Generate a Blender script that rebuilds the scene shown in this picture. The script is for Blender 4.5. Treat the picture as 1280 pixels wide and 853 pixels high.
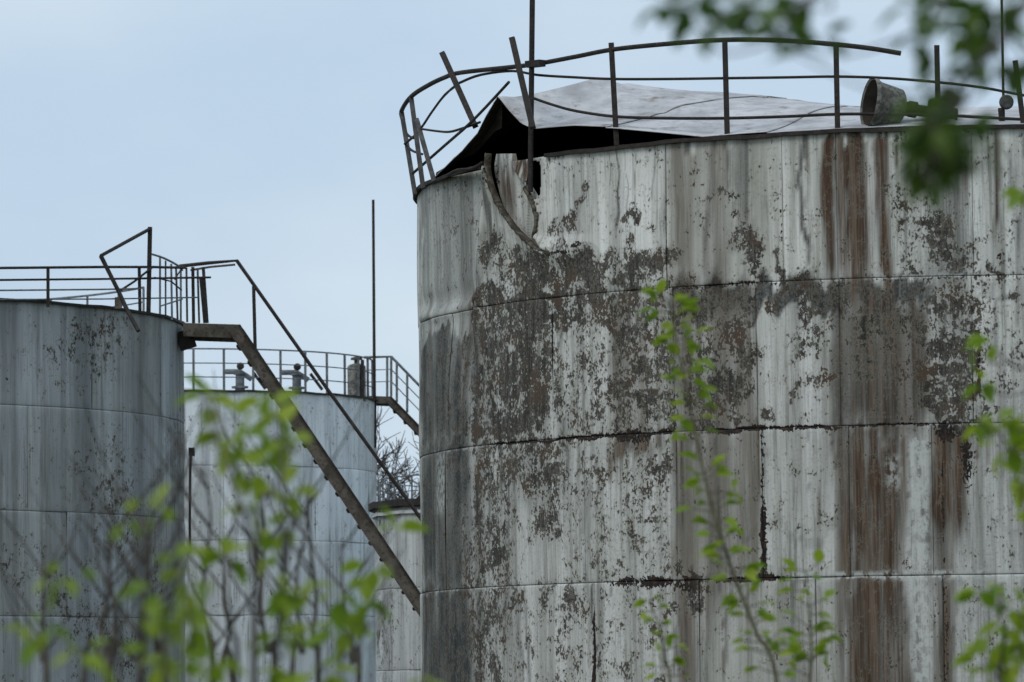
import bpy, bmesh, math, random
import numpy as np
from mathutils import Vector, Matrix

for o in list(bpy.data.objects):
    bpy.data.objects.remove(o)
scene = bpy.context.scene
COL = scene.collection

# ------------------------------------------------------------------ camera
FPX, W, H = 6000.0, 1280.0, 853.0
PITCH = math.atan(458.5 / FPX)
ROLL = -0.010
EYE = Vector((0, 0, 1.6))
cam_d = bpy.data.cameras.new('camera')
cam_d.sensor_width = 36.0
cam_d.lens = 36.0 * FPX / W
cam_d.clip_start, cam_d.clip_end = 0.1, 6000
cam_d.dof.use_dof = True
cam_d.dof.focus_distance = 49.5
cam_d.dof.aperture_fstop = 7.1
cam = bpy.data.objects.new('camera', cam_d)
COL.objects.link(cam)
CAMR = Matrix.Rotation(math.pi / 2 + PITCH, 4, 'X') @ Matrix.Rotation(ROLL, 4, 'Z')
cam.matrix_world = Matrix.Translation(EYE) @ CAMR
scene.camera = cam

# ------------------------------------------------------------------ sky, sun, exposure
SUN_EL, SUN_AZ = math.radians(48), math.radians(215)      # azimuth clockwise from +Y
world = bpy.data.worlds.new('World')
scene.world = world
world.use_nodes = True
wn, wl = world.node_tree.nodes, world.node_tree.links
bg = wn['Background']
sky = wn.new('ShaderNodeTexSky')
sky.sky_type = 'NISHITA'
sky.sun_disc = False
sky.sun_elevation, sky.sun_rotation = SUN_EL, SUN_AZ
sky.air_density, sky.dust_density = 1.0, 2.5
tc = wn.new('ShaderNodeTexCoord')
cn = wn.new('ShaderNodeTexNoise')
cn.inputs['Scale'].default_value = 6.0
cn.inputs['Detail'].default_value = 5.0
wmp = wn.new('ShaderNodeMapping')
wmp.inputs['Scale'].default_value = (1, 1, 2.2)
wmp.inputs['Location'].default_value = (0.35, 0, 0.12)
wl.new(tc.outputs['Generated'], wmp.inputs['Vector'])
wl.new(wmp.outputs['Vector'], cn.inputs['Vector'])
cr = wn.new('ShaderNodeValToRGB')                         # thin even overcast with soft drifts
cr.color_ramp.elements[0].position = 0.35
cr.color_ramp.elements[0].color = (5.5, 6.95, 8.6, 1)
cr.color_ramp.elements[1].position = 0.68
cr.color_ramp.elements[1].color = (7.3, 8.5, 9.5, 1)
wl.new(cn.outputs['Fac'], cr.inputs['Fac'])
mx = wn.new('ShaderNodeMix')
mx.data_type = 'RGBA'
mx.inputs['Factor'].default_value = 0.86
wl.new(sky.outputs['Color'], mx.inputs['A'])
wl.new(cr.outputs['Color'], mx.inputs['B'])
wl.new(mx.outputs['Result'], bg.inputs['Color'])
bg.inputs['Strength'].default_value = 0.1

sun_d = bpy.data.lights.new('sun', 'SUN')
sun_d.energy = 1.2
sun_d.angle = math.radians(25)
sun_d.color = (1.0, 0.96, 0.9)
sun = bpy.data.objects.new('sun', sun_d)
COL.objects.link(sun)
sdir = Vector((math.sin(SUN_AZ) * math.cos(SUN_EL), math.cos(SUN_AZ) * math.cos(SUN_EL), math.sin(SUN_EL)))
sun.rotation_euler = sdir.to_track_quat('Z', 'Y').to_euler()
sun.location = (-20, -20, 40)

vs = scene.view_settings
vs.view_transform, vs.look = 'Standard', 'None'
vs.exposure, vs.gamma = 0.0, 1.0
scene.cycles.use_denoising = True

# ------------------------------------------------------------------ helpers
rnd = random.Random(7)
R3 = CAMR.to_3x3()


def ray(x, y):
    return R3 @ Vector(((x - W / 2) / FPX, -(y - H / 2) / FPX, -1.0))


def P(x, y, Y):
    d = ray(x, y)
    return EYE + d * (Y / d.y)


def mesh(name, verts, faces, mats, parent=None, smooth=True, loc=None):
    me = bpy.data.meshes.new(name)
    base = parent_world(parent)
    off = loc if loc is not None else base
    me.from_pydata([tuple(Vector(v) - off) for v in verts], [], faces)
    for m in (mats if isinstance(mats, (list, tuple)) else [mats]):
        me.materials.append(m)
    if smooth:
        me.polygons.foreach_set('use_smooth', [True] * len(me.polygons))
    me.update()
    o = bpy.data.objects.new(name, me)
    COL.objects.link(o)
    if parent is not None:
        o.parent = parent
    o.location = off - base
    return o


def parent_world(p):
    v = Vector((0, 0, 0))
    while p is not None:
        v = v + p.location
        p = p.parent
    return v


def thing(name, label, cat, loc=(0, 0, 0), group=None):
    o = bpy.data.objects.new(name, None)
    COL.objects.link(o)
    o.location = loc
    o.empty_display_size = 0.3
    o['label'], o['category'] = label, cat
    if group:
        o['group'] = group
    return o


class MB:
    def __init__(self):
        self.v, self.f = [], []

    def add(self, v, f):
        n = len(self.v)
        self.v += [Vector(q) for q in v]
        self.f += [tuple(i + n for i in q) for q in f]
        return self

    def tube(self, pts, r, sides=8, r1=None, cap=True):
        pts = [Vector(p) for p in pts]
        n = len(pts)
        vs_, fs = [], []
        ref = Vector((0.13, 0.07, 1)).normalized()
        for i, p in enumerate(pts):
            d = (pts[min(i + 1, n - 1)] - pts[max(i - 1, 0)]).normalized()
            a = d.cross(ref)
            if a.length < 0.05:
                a = d.cross(Vector((1, 0, 0)))
            a.normalize()
            b = d.cross(a)
            rr = r if r1 is None else r + (r1 - r) * i / max(1, n - 1)
            for k in range(sides):
                t = 2 * math.pi * k / sides
                vs_.append(p + a * (rr * math.cos(t)) + b * (rr * math.sin(t)))
        for i in range(n - 1):
            for k in range(sides):
                k2 = (k + 1) % sides
                fs.append((i * sides + k, i * sides + k2, (i + 1) * sides + k2, (i + 1) * sides + k))
        if cap:
            fs.append(tuple(range(sides - 1, -1, -1)))
            fs.append(tuple((n - 1) * sides + k for k in range(sides)))
        return self.add(vs_, fs)

    def bar(self, a, b, w, h, up=Vector((0, 0, 1))):      # rectangular bar from a to b
        a, b = Vector(a), Vector(b)
        d = (b - a).normalized()
        s = d.cross(up)
        if s.length < 0.05:
            s = d.cross(Vector((0, 1, 0)))
        s.normalize()
        u = s.cross(d)
        v = []
        for p in (a, b):
            for sx, sy in ((-1, -1), (1, -1), (1, 1), (-1, 1)):
                v.append(p + s * (sx * w / 2) + u * (sy * h / 2))
        return self.add(v, [(3, 2, 1, 0), (4, 5, 6, 7), (0, 1, 5, 4), (1, 2, 6, 5), (2, 3, 7, 6), (3, 0, 4, 7)])

    def angle(self, a, b, leg, t=0.008, up=Vector((0, 0, 1))):   # L profile
        a, b = Vector(a), Vector(b)
        d = (b - a).normalized()
        s = d.cross(up)
        if s.length < 0.05:
            s = Vector((1, 0, 0))
        s.normalize()
        u = s.cross(d)
        prof = [(0, 0), (leg, 0), (leg, t), (t, t), (t, leg), (0, leg)]
        v = [p + s * x + u * y for p in (a, b) for x, y in prof]
        f = [(5, 4, 3, 2, 1, 0), (6, 7, 8, 9, 10, 11)]
        f += [(i, (i + 1) % 6, 6 + (i + 1) % 6, 6 + i) for i in range(6)]
        return self.add(v, f)

    def lathe(self, a, axis, prof, sides=28):             # prof: list of (along, radius)
        a, ax = Vector(a), Vector(axis).normalized()
        p = ax.cross(Vector((0, 0, 1)))
        if p.length < 0.05:
            p = Vector((1, 0, 0))
        p.normalize()
        q = ax.cross(p)
        v, f = [], []
        for (h, r) in prof:
            for k in range(sides):
                t = 2 * math.pi * k / sides
                v.append(a + ax * h + p * (r * math.cos(t)) + q * (r * math.sin(t)))
        for i in range(len(prof) - 1):
            for k in range(sides):
                k2 = (k + 1) % sides
                f.append((i * sides + k, i * sides + k2, (i + 1) * sides + k2, (i + 1) * sides + k))
        return self.add(v, f)

    def build(self, name, mat, parent=None, smooth=True, loc=None):
        o = mesh(name, self.v, self.f, mat, parent, smooth, loc)
        if smooth:
            m = o.modifiers.new('edges', 'EDGE_SPLIT')
            m.split_angle = math.radians(40)
        return o


def smooth_path(pts, sub=6):                              # Catmull-Rom
    pts = [Vector(p) for p in pts]
    out = []
    n = len(pts)
    for i in range(n - 1):
        p0, p1, p2, p3 = pts[max(i - 1, 0)], pts[i], pts[i + 1], pts[min(i + 2, n - 1)]
        for k in range(sub):
            t = k / sub
            out.append(0.5 * ((2 * p1) + (p2 - p0) * t + (2 * p0 - 5 * p1 + 4 * p2 - p3) * t * t
                              + (3 * p1 - p0 - 3 * p2 + p3) * t ** 3))
    out.append(pts[-1])
    return out


def jagged(pts, amp, rg):
    return [p + Vector((rg.uniform(-amp, amp), rg.uniform(-amp, amp), rg.uniform(-amp, amp))) for p in pts]


# ------------------------------------------------------------------ materials
class NT:
    def __init__(self, name):
        self.m = bpy.data.materials.new(name)
        self.m.use_nodes = True
        self.t = self.m.node_tree
        self.b = self.t.nodes['Principled BSDF']
        self.out = self.t.nodes['Material Output']

    def n(self, typ, **kw):
        nd = self.t.nodes.new(typ)
        for k, v in kw.items():
            setattr(nd, k, v)
        return nd

    def put(self, sock, v):
        if isinstance(v, bpy.types.NodeSocket):
            self.t.links.new(v, sock)
        else:
            sock.default_value = v

    def math(self, op, a, b=0.5, c=0.5, clamp=False):
        nd = self.n('ShaderNodeMath', operation=op, use_clamp=clamp)
        for s, v in zip(nd.inputs, (a, b, c)):
            self.put(s, v)
        return nd.outputs[0]

    def mix(self, f, a, b):
        nd = self.n('ShaderNodeMix', data_type='RGBA')
        self.put(nd.inputs['Factor'], f)
        self.put(nd.inputs['A'], a if isinstance(a, bpy.types.NodeSocket) else (*a, 1))
        self.put(nd.inputs['B'], b if isinstance(b, bpy.types.NodeSocket) else (*b, 1))
        return nd.outputs['Result']

    def noise(self, vec, scale, detail=4, rough=0.55, mul=None, off=(0, 0, 0)):
        if mul is not None:
            mp = self.n('ShaderNodeMapping')
            mp.inputs['Scale'].default_value = mul
            mp.inputs['Location'].default_value = off
            self.put(mp.inputs['Vector'], vec)
            vec = mp.outputs['Vector']
        nd = self.n('ShaderNodeTexNoise')
        nd.inputs['Scale'].default_value = scale
        nd.inputs['Detail'].default_value = detail
        nd.inputs['Roughness'].default_value = rough
        self.put(nd.inputs['Vector'], vec)
        return nd.outputs['Fac']

    def ramp(self, v, lo, hi, a=0.0, b=1.0):
        nd = self.n('ShaderNodeMapRange', interpolation_type='SMOOTHSTEP')
        self.put(nd.inputs[0], v)
        for i, q in enumerate((lo, hi, a, b)):
            self.put(nd.inputs[1 + i], q)
        return nd.outputs[0]

    def bump(self, h, strength, dist=0.01):
        nd = self.n('ShaderNodeBump')
        nd.inputs['Strength'].default_value = strength
        nd.inputs['Distance'].default_value = dist
        self.put(nd.inputs['Height'], h)
        self.put(self.b.inputs['Normal'], nd.outputs['Normal'])

    def done(self, col, rough=0.8, metal=0.0, spec=0.3):
        self.put(self.b.inputs['Base Color'], col)
        self.put(self.b.inputs['Roughness'], rough)
        self.b.inputs['Metallic'].default_value = metal
        self.b.inputs['Specular IOR Level'].default_value = spec
        return self.m


def tank_paint(name, pale, grey, tint, grime=(0.024, 0.026, 0.025), bare=(0.017, 0.015, 0.011)):
    """Old white paint: vertical run-off streaks, flaking down to dark metal, rust. The vertex layer
    'wear' holds how far each patch has flaked / stained, 'wear2' the rusted-through joints."""
    q = NT(name)
    uv = q.n('ShaderNodeUVMap', uv_map='UVMap').outputs['UV']
    w = q.n('ShaderNodeAttribute', attribute_name='wear')
    sp = q.n('ShaderNodeSeparateColor')
    q.put(sp.inputs[0], w.outputs['Color'])
    D, G, B = sp.outputs[0], sp.outputs[1], sp.outputs[2]
    w2 = q.n('ShaderNodeAttribute', attribute_name='wear2')
    sp2 = q.n('ShaderNodeSeparateColor')
    q.put(sp2.inputs[0], w2.outputs['Color'])
    K, T, L = sp2.outputs[0], sp2.outputs[1], sp2.outputs[2]
    wob = q.noise(uv, 1.3, 3)                               # run-off is not perfectly straight
    wv = q.n('ShaderNodeCombineXYZ')
    q.put(wv.inputs[0], q.math('MULTIPLY', wob, 0.035))
    av = q.n('ShaderNodeVectorMath', operation='ADD')
    q.put(av.inputs[0], uv)
    q.put(av.inputs[1], wv.outputs[0])
    uw = av.outputs[0]
    s1 = q.noise(uw, 1.0, 4, 0.6, (5.0, 0.22, 1))
    s2 = q.noise(uw, 1.0, 4, 0.65, (17.0, 0.55, 1), (3.1, 7, 0))
    s3 = q.noise(uw, 1.0, 3, 0.6, (55.0, 1.6, 1), (9.1, 2, 0))
    cl = q.noise(uv, 1.1, 5, 0.6)
    fine = q.noise(uv, 34.0, 5, 0.7)
    st = q.math('ADD', q.math('MULTIPLY', s1, 0.6), q.math('ADD', q.math('MULTIPLY', s2, 0.28), q.math('MULTIPLY', s3, 0.12)))
    col = q.mix(q.ramp(st, 0.40, 0.60), pale, grey)
    col = q.mix(q.ramp(cl, 0.4, 0.7, 0, 0.55), col, tint)
    col = q.mix(q.math('MULTIPLY', q.ramp(fine, 0.5, 0.75), 0.25), col, (0.16, 0.16, 0.14))
    col = q.mix(q.math('MULTIPLY', T, 0.5), col, (0.235, 0.22, 0.17))
    # dark run-off streaks that hang below flaked patches and joints
    sfac = q.math('MULTIPLY', q.ramp(s2, 0.50, 0.64), q.ramp(s1, 0.40, 0.58))
    col = q.mix(q.math('MULTIPLY', q.math('MULTIPLY', sfac, q.ramp(cl, 0.42, 0.58)), 0.65), col, (0.12, 0.115, 0.10))
    col = q.mix(q.math('MULTIPLY', q.math('MULTIPLY', q.ramp(s3, 0.53, 0.66), q.ramp(q.noise(uv, 0.8, 3, 0.5, (1, 1, 1), (5, 3, 0)), 0.45, 0.6)), 0.4), col, (0.17, 0.17, 0.155))
    # grime film, also the painted shade of plate creases
    gf = q.math('MULTIPLY', G, q.ramp(q.math('ADD', q.math('MULTIPLY', st, 0.7), q.math('MULTIPLY', fine, 0.35)), 0.36, 0.62, 0.80, 1.15), clamp=True)
    col = q.mix(gf, col, q.mix(q.ramp(s2, 0.4, 0.65), grime, tuple(c * 2.3 for c in grime)))
    # rust-brown run-off
    bf = q.math('MULTIPLY', B, q.ramp(st, 0.36, 0.6, 0.65, 1.4), clamp=True)
    rc = q.mix(q.ramp(s2, 0.42, 0.62), (0.038, 0.026, 0.016), (0.135, 0.100, 0.072))
    rc = q.mix(q.ramp(q.math('MULTIPLY', B, s3), 0.36, 0.56), rc, (0.07, 0.036, 0.020))
    col = q.mix(bf, col, rc)
    # flaking: clumps of small chips, the higher D the more is gone
    n1 = q.noise(uv, 1.0, 6, 0.68, (4.6, 3.6, 1), (2, 5, 0))
    n2 = q.noise(uv, 1.0, 4, 0.6, (17.0, 11.5, 1), (4, 1, 0))
    n3 = q.noise(uv, 1.0, 3, 0.5, (44.0, 28.0, 1), (1, 8, 0))
    nn = q.math('ADD', q.math('MULTIPLY', n1, 0.50), q.math('ADD', q.math('MULTIPLY', n2, 0.37), q.math('MULTIPLY', n3, 0.33)))
    nn = q.math('MULTIPLY', q.math('SUBTRACT', nn, 0.60), 5.4)
    lv = q.math('ADD', q.math('SUBTRACT', q.math('MULTIPLY', D, 1.2), 0.62), nn)
    flake = q.ramp(lv, -0.04, 0.10)
    bc = q.mix(q.ramp(q.math('ADD', q.math('MULTIPLY', n3, 0.6), q.math('MULTIPLY', s3, 0.4)), 0.40, 0.60), bare, (0.125, 0.115, 0.096))
    bc = q.mix(q.ramp(q.noise(uv, 1.0, 4, 0.6, (11.0, 1.1, 1), (6, 2, 0)), 0.45, 0.62, 0, 0.75), bc, (0.014, 0.012, 0.010))
    bc = q.mix(q.math('MULTIPLY', q.ramp(q.noise(uv, 1.0, 3, 0.6, (26.0, 20.0, 1), (3, 3, 0)), 0.56, 0.64), 0.8), bc, (0.008, 0.007, 0.006))
    bc = q.mix(q.ramp(q.noise(uv, 2.7, 4), 0.48, 0.66, 0, 0.85), bc, (0.070, 0.043, 0.027))
    halo = q.ramp(lv, -0.42, 0.02)                          # loosened, rust-stained paint round the bare patches
    col = q.mix(q.math('MULTIPLY', halo, 0.42), col, (0.20, 0.185, 0.15))
    col = q.mix(q.math('MULTIPLY', flake, 0.95), col, bc)
    # rusted-through joints, also a painted dark crease by the rip
    kv = q.math('ADD', q.math('SUBTRACT', q.math('MULTIPLY', K, 1.5), 0.72), q.math('MULTIPLY', q.math('SUBTRACT', q.math('ADD', q.math('MULTIPLY', n3, 0.5), q.math('MULTIPLY', n2, 0.5)), 0.5), 4.0))
    kf = q.ramp(kv, -0.05, 0.15)
    col = q.mix(kf, col, q.mix(q.ramp(n2, 0.45, 0.65), (0.010, 0.009, 0.008), (0.045, 0.026, 0.018)))
    # pale lichen / chalked paint, also painted glints on joint edges
    lf = q.math('MULTIPLY', L, q.ramp(n2, 0.42, 0.56), clamp=True)
    col = q.mix(lf, col, (0.50, 0.52, 0.50))
    hgt = q.math('SUBTRACT', q.math('MULTIPLY', fine, 0.25), q.math('ADD', q.math('MULTIPLY', flake, 0.8), kf))
    q.bump(hgt, 0.6, 0.006)
    return q.done(col, 0.78, 0, 0.25)


def metal(name, a, b, c, scale=9.0, rough=0.75):
    q = NT(name)
    co = q.n('ShaderNodeTexCoord').outputs['Object']
    n1 = q.noise(co, scale, 5, 0.65)
    n2 = q.noise(co, scale * 4.3, 4, 0.6)
    col = q.mix(q.ramp(n1, 0.42, 0.6), a, b)
    col = q.mix(q.ramp(n2, 0.52, 0.66, 0, 0.8), col, c)
    q.bump(n2, 0.5, 0.004)
    return q.done(col, rough, 0.0, 0.3)


M_MAIN = tank_paint('main_tank_paint', (0.74, 0.745, 0.71), (0.42, 0.42, 0.385), (0.54, 0.56, 0.515))
M_LEFT = tank_paint('grey_tank_paint', (0.47, 0.505, 0.52), (0.26, 0.28, 0.29), (0.34, 0.37, 0.385), (0.085, 0.095, 0.098))
M_BACK = tank_paint('blue_tank_paint', (0.78, 0.83, 0.86), (0.60, 0.65, 0.69), (0.68, 0.74, 0.78), (0.26, 0.28, 0.29))
M_LOW = tank_paint('cream_tank_paint', (0.66, 0.68, 0.68), (0.48, 0.50, 0.50), (0.56, 0.58, 0.58))
M_DARK = metal('dark_rail_steel', (0.016, 0.014, 0.013), (0.030, 0.025, 0.022), (0.055, 0.036, 0.028))
M_GREY = metal('grey_rail_steel', (0.10, 0.115, 0.125), (0.17, 0.185, 0.195), (0.09, 0.075, 0.065))
M_DULL = metal('dull_rail_steel', (0.045, 0.045, 0.046), (0.085, 0.085, 0.085), (0.055, 0.04, 0.03))
M_RUST = metal('rusty_stair_steel', (0.075, 0.065, 0.052), (0.13, 0.112, 0.092), (0.045, 0.030, 0.022), 4.0)
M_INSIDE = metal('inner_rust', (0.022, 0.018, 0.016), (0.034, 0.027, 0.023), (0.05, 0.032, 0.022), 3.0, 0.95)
M_HORN = metal('horn_grey_paint', (0.20, 0.205, 0.185), (0.085, 0.083, 0.07), (0.05, 0.034, 0.025), 6.0)
M_PALE = metal('pale_paint', (0.62, 0.62, 0.62), (0.5, 0.5, 0.5), (0.35, 0.34, 0.32), 6.0)


def roof_paint():
    q = NT('roof_paint')
    co = q.n('ShaderNodeTexCoord').outputs['Object']
    n1 = q.noise(co, 1.2, 6, 0.65)
    n2 = q.noise(co, 7.0, 5, 0.65)
    col = q.mix(q.ramp(n1, 0.38, 0.65), (0.54, 0.54, 0.55), (0.34, 0.34, 0.35))
    col = q.mix(q.ramp(n2, 0.5, 0.7, 0, 0.7), col, (0.27, 0.255, 0.235))
    col = q.mix(q.ramp(q.noise(co, 2.6, 5, 0.7), 0.56, 0.68, 0, 0.75), col, (0.17, 0.125, 0.095))
    q.bump(n2, 0.4, 0.01)
    return q.done(col, 0.75)


M_ROOF = roof_paint()

# ------------------------------------------------------------------ ground
q = NT('ground_soil')
co = q.n('ShaderNodeTexCoord').outputs['Object']
g1 = q.noise(co, 0.15, 6, 0.65)
g2 = q.noise(co, 3.0, 6, 0.7)
gc = q.mix(q.ramp(g1, 0.4, 0.6), (0.06, 0.085, 0.03), (0.13, 0.105, 0.07))
gc = q.mix(q.ramp(g2, 0.45, 0.65, 0, 0.7), gc, (0.09, 0.10, 0.05))
q.bump(g2, 0.8, 0.06)
M_GROUND = q.done(gc, 0.95)
gv, gf = [], []
xs = [-1500, -500, -150] + [-60 + 2.5 * i for i in range(49)] + [150, 500, 1500]
ys = [-1500, -400, -60] + [-10 + 3.0 * i for i in range(52)] + [300, 900, 3000]
for yy in ys:
    for xx in xs:
        near = abs(xx) < 61 and -11 < yy < 145
        flat = min(math.hypot(xx - a, yy - b) / r for a, b, r in ((5.1, 54.7, 7.5), (-11.2, 72.8, 7.5), (-6.9, 100, 5.5), (1.2, 84, 5)))
        bump_ = 0.0 if not near or flat < 1 else 0.10 * math.sin(xx * 0.31 + 1.3 * math.sin(yy * 0.17)) * math.sin(yy * 0.23) * min(1, flat - 1)
        gv.append((xx, yy, bump_))
nx = len(xs)
for j in range(len(ys) - 1):
    for i in range(nx - 1):
        gf.append((j * nx + i, j * nx + i + 1, (j + 1) * nx + i + 1, (j + 1) * nx + i))
ground = mesh('ground', gv, gf, M_GROUND)
ground['kind'] = 'structure'
ground['label'] = 'rough grassy soil around the tanks'


# ------------------------------------------------------------------ tanks
def sstep(a, b, x):
    t = np.clip((x - a) / (b - a), 0, 1)
    return t * t * (3 - 2 * t)


class Tank:
    """Vertical cylinder. Angle 0 faces the camera's side of the yard, positive to the right."""

    def __init__(self, cx, cy, R, ztop=None):
        self.c = Vector((cx, cy, 0))
        self.R = R
        self.zt = ztop
        self.tw = Vector((-cx, -cy, 0)).normalized()
        self.rt = Vector((-self.tw.y, self.tw.x, 0))
        self.D = math.hypot(cx, cy)
        self.wear = None

    def pt(self, th, r, z):
        return self.c + self.rt * (r * math.sin(th)) + self.tw * (r * math.cos(th)) + Vector((0, 0, z))

    def hit(self, x, y, r=None):
        r = self.R if r is None else r
        d = ray(x, y)
        e = Vector((EYE.x - self.c.x, EYE.y - self.c.y))
        d2 = Vector((d.x, d.y))
        a, b, c = d2.dot(d2), 2 * e.dot(d2), e.dot(e) - r * r
        disc = b * b - 4 * a * c
        if disc <= 0:
            t = -b / (2 * a)
        else:
            t = (-b - math.sqrt(disc)) / (2 * a)
        p = EYE + d * t
        v = p - self.c
        return math.atan2(v.dot(self.rt), v.dot(self.tw)), p.z

    def on(self, x, y, r):
        th, z = self.hit(x, y, r)
        return self.pt(th, r, z)


def plate(tank, root, th0, th1, z0, z1, mat, res, disp=None, cut=None, gap=0.0012):
    R = tank.R
    s0, s1 = R * th0 + gap, R * th1 - gap
    za, zb = z0 + gap, z1 - gap

    def axis(a, b):
        n = max(1, int((b - a - 0.05) / res))
        return np.concatenate(([a, a + 0.014], np.linspace(a + 0.03, b - 0.03, n + 1), [b - 0.014, b]))

    S, Z = np.meshgrid(axis(s0, s1), axis(za, zb))
    ed = np.minimum(np.minimum(S - s0, s1 - S), np.minimum(Z - za, zb - Z))
    off = -0.006 * (1 - sstep(0, 0.026, ed))
    ph = th0 * 37.1 + z0 * 11.3
    off = off + 0.006 * np.sin(S * 2.1 + ph) * np.sin(Z * 3.3 + ph * 0.7) + 0.004 * np.sin(S * 5.3 - ph)
    off = off + 0.0025 * math.sin(ph * 5.7)
    if disp is not None:
        off = off + disp(S, Z)
    TH = S / R
    rr = R + off
    rt, tw, c = tank.rt, tank.tw, tank.c
    X = c.x + rr * (np.sin(TH) * rt.x + np.cos(TH) * tw.x)
    Y = c.y + rr * (np.sin(TH) * rt.y + np.cos(TH) * tw.y)
    ny, nx_ = S.shape
    base = parent_world(root)
    V = np.stack([X - base.x, Y - base.y, Z - base.z], -1).reshape(-1, 3)
    idx = np.arange(ny * nx_).reshape(ny, nx_)
    F = np.stack([idx[:-1, :-1], idx[:-1, 1:], idx[1:, 1:], idx[1:, :-1]], -1).reshape(-1, 4)
    if cut is not None:
        sc = (S[:-1, :-1] + S[1:, 1:]) / 2
        zc = (Z[:-1, :-1] + Z[1:, 1:]) / 2
        F = F[~cut(sc, zc).reshape(-1)]
    me = bpy.data.meshes.new('shell_plate')
    me.from_pydata(V.tolist(), [], F.tolist())
    me.materials.append(mat)
    me.materials.append(M_INSIDE)
    me.polygons.foreach_set('use_smooth', np.ones(len(F), dtype=bool))
    uvl = me.uv_layers.new(name='UVMap')
    li = np.empty(len(me.loops), dtype=np.int32)
    me.loops.foreach_get('vertex_index', li)
    UV = np.stack([S.reshape(-1), Z.reshape(-1)], -1)[li]
    uvl.data.foreach_set('uv', UV.astype(np.float32).reshape(-1))
    w1, w2 = tank.wear(S.reshape(-1), Z.reshape(-1), ph)
    for nm, arr in (('wear', w1), ('wear2', w2)):
        at = me.attributes.new(nm, 'FLOAT_COLOR', 'POINT')
        at.data.foreach_set('color', arr.astype(np.float32).reshape(-1))
    o = bpy.data.objects.new('shell_plate', me)
    COL.objects.link(o)
    o.parent = root
    sm = o.modifiers.new('thickness', 'SOLIDIFY')
    sm.thickness = 0.010
    sm.offset = -1
    sm.material_offset = 1
    sm.material_offset_rim = 1
    return o


def full_ring(joints, R, target):
    """close a list of joint angles over the unseen rest of the circle"""
    j = sorted(joints)
    rest = 2 * math.pi - (j[-1] - j[0])
    n = max(1, round(rest * R / target))
    out = list(j)
    for k in range(1, n + 1):
        out.append(j[-1] + rest * k / n)
    return out


def ring_pts(tank, r, z, t0=0.0, t1=2 * math.pi, n=128):
    return [tank.pt(t0 + (t1 - t0) * i / n, r, z) for i in range(n + 1)]


# ---- main tank --------------------------------------------------------------
MT = Tank(5.09, 54.7, 6.16)
MT.zt = MT.hit(1000, 167)[1]
seam_z = [MT.hit(1000, y)[1] for y in (351, 534, 722)]
step = (MT.zt - seam_z[2]) / 3
zs = [MT.zt, seam_z[0], seam_z[1], seam_z[2]]
while zs[-1] > 1.0:
    zs.append(zs[-1] - step)
zs[-1] = 0.0 if zs[-1] < 0.7 else zs[-1]
if zs[-1] > 0:
    zs.append(0.0)
EDGE = 526


def mt_sz(x, y):
    th, z = MT.hit(max(x, EDGE), y)
    return MT.R * th, z


FEAT = []                                                 # (channel, kind, params) on the unrolled shell


def blob(ch, x, y, rx, ry, a, pw=1.6):
    s, z = mt_sz(x, y)
    sl, sr = mt_sz(x - rx, y)[0], mt_sz(x + rx, y)[0]
    FEAT.append((ch, 0, (s, z, max(0.02, (sr - sl) / 2), max(0.02, ry / 124.0), a, pw)))


def rect(ch, x0, x1, y0, y1, a, sx=8, sy=10):
    (s0, za), (s1, zb) = mt_sz(x0, y0), mt_sz(x1, y1)
    zm0, zm1 = mt_sz((x0 + x1) / 2, y0)[1], mt_sz((x0 + x1) / 2, y1)[1]
    fs = max(0.01, (s1 - s0) * sx / max(4, x1 - x0))
    FEAT.append((ch, 1, (s0, s1, zm1, zm0, a, fs, sy / 124.0)))


D, G, B, K, T, L = range(6)


def seam(ch, k, x0, x1, up, dn, a):                        # stain along horizontal joint k, widths in photo pixels
    y = (351, 534, 722)[k]
    s0, s1 = mt_sz(x0, y)[0], mt_sz(x1, y)[0]
    FEAT.append((ch, 1, (s0, s1, seam_z[k] - dn / 124.0, seam_z[k] + up / 124.0, a, 0.15, 0.02)))


# course 1
rect(G, 500, 606, 200, 395, 0.50, 6)
rect(G, 585, 606, 215, 380, 0.55, 5)
rect(D, 545, 600, 210, 300, 0.26)
rect(D, 603, 640, 285, 375, 0.55, 10)
rect(T, 603, 690, 205, 330, 0.5)
blob(D, 665, 345, 34, 24, 1.0)
blob(D, 725, 342, 40, 24, 0.9)
blob(D, 712, 285, 24, 22, 0.62)
blob(D, 728, 262, 10, 14, 0.62)
blob(D, 792, 265, 9, 14, 0.75)
blob(D, 786, 300, 14, 26, 0.62)
blob(D, 800, 335, 46, 28, 0.78)
rect(D, 690, 832, 310, 352, 0.45, 18)
rect(D, 690, 832, 200, 352, 0.14)
rect(T, 832, 978, 168, 352, 0.75, 3)
rect(B, 832, 912, 175, 352, 0.36, 6)
rect(G, 884, 897, 180, 350, 0.55, 5)
rect(G, 918, 936, 175, 290, 0.45, 6)
blob(D, 905, 235, 30, 9, 0.42)
blob(D, 938, 305, 20, 34, 0.82)
blob(D, 930, 265, 14, 24, 0.45)
rect(K, 974, 979, 168, 352, 0.42, 2)
rect(D, 972, 982, 320, 350, 0.75, 5)
rect(T, 978, 1036, 168, 352, 0.35, 5)
rect(G, 1000, 1006, 168, 350, 0.35, 4)
rect(B, 1028, 1046, 185, 352, 0.95, 5)
rect(G, 1030, 1044, 185, 352, 0.35, 5)
rect(B, 1044, 1094, 168, 352, 0.82, 8)
rect(B, 1056, 1066, 168, 352, 0.95, 5)
rect(G, 1076, 1084, 168, 330, 0.5, 5)
rect(B, 1096, 1114, 165, 352, 1.0, 4)
rect(G, 1098, 1112, 165, 300, 0.45, 4)
rect(D, 1110, 1150, 220, 352, 0.40)
blob(D, 1182, 295, 42, 62, 0.70)
rect(G, 1150, 1216, 210, 352, 0.62, 12)
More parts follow.
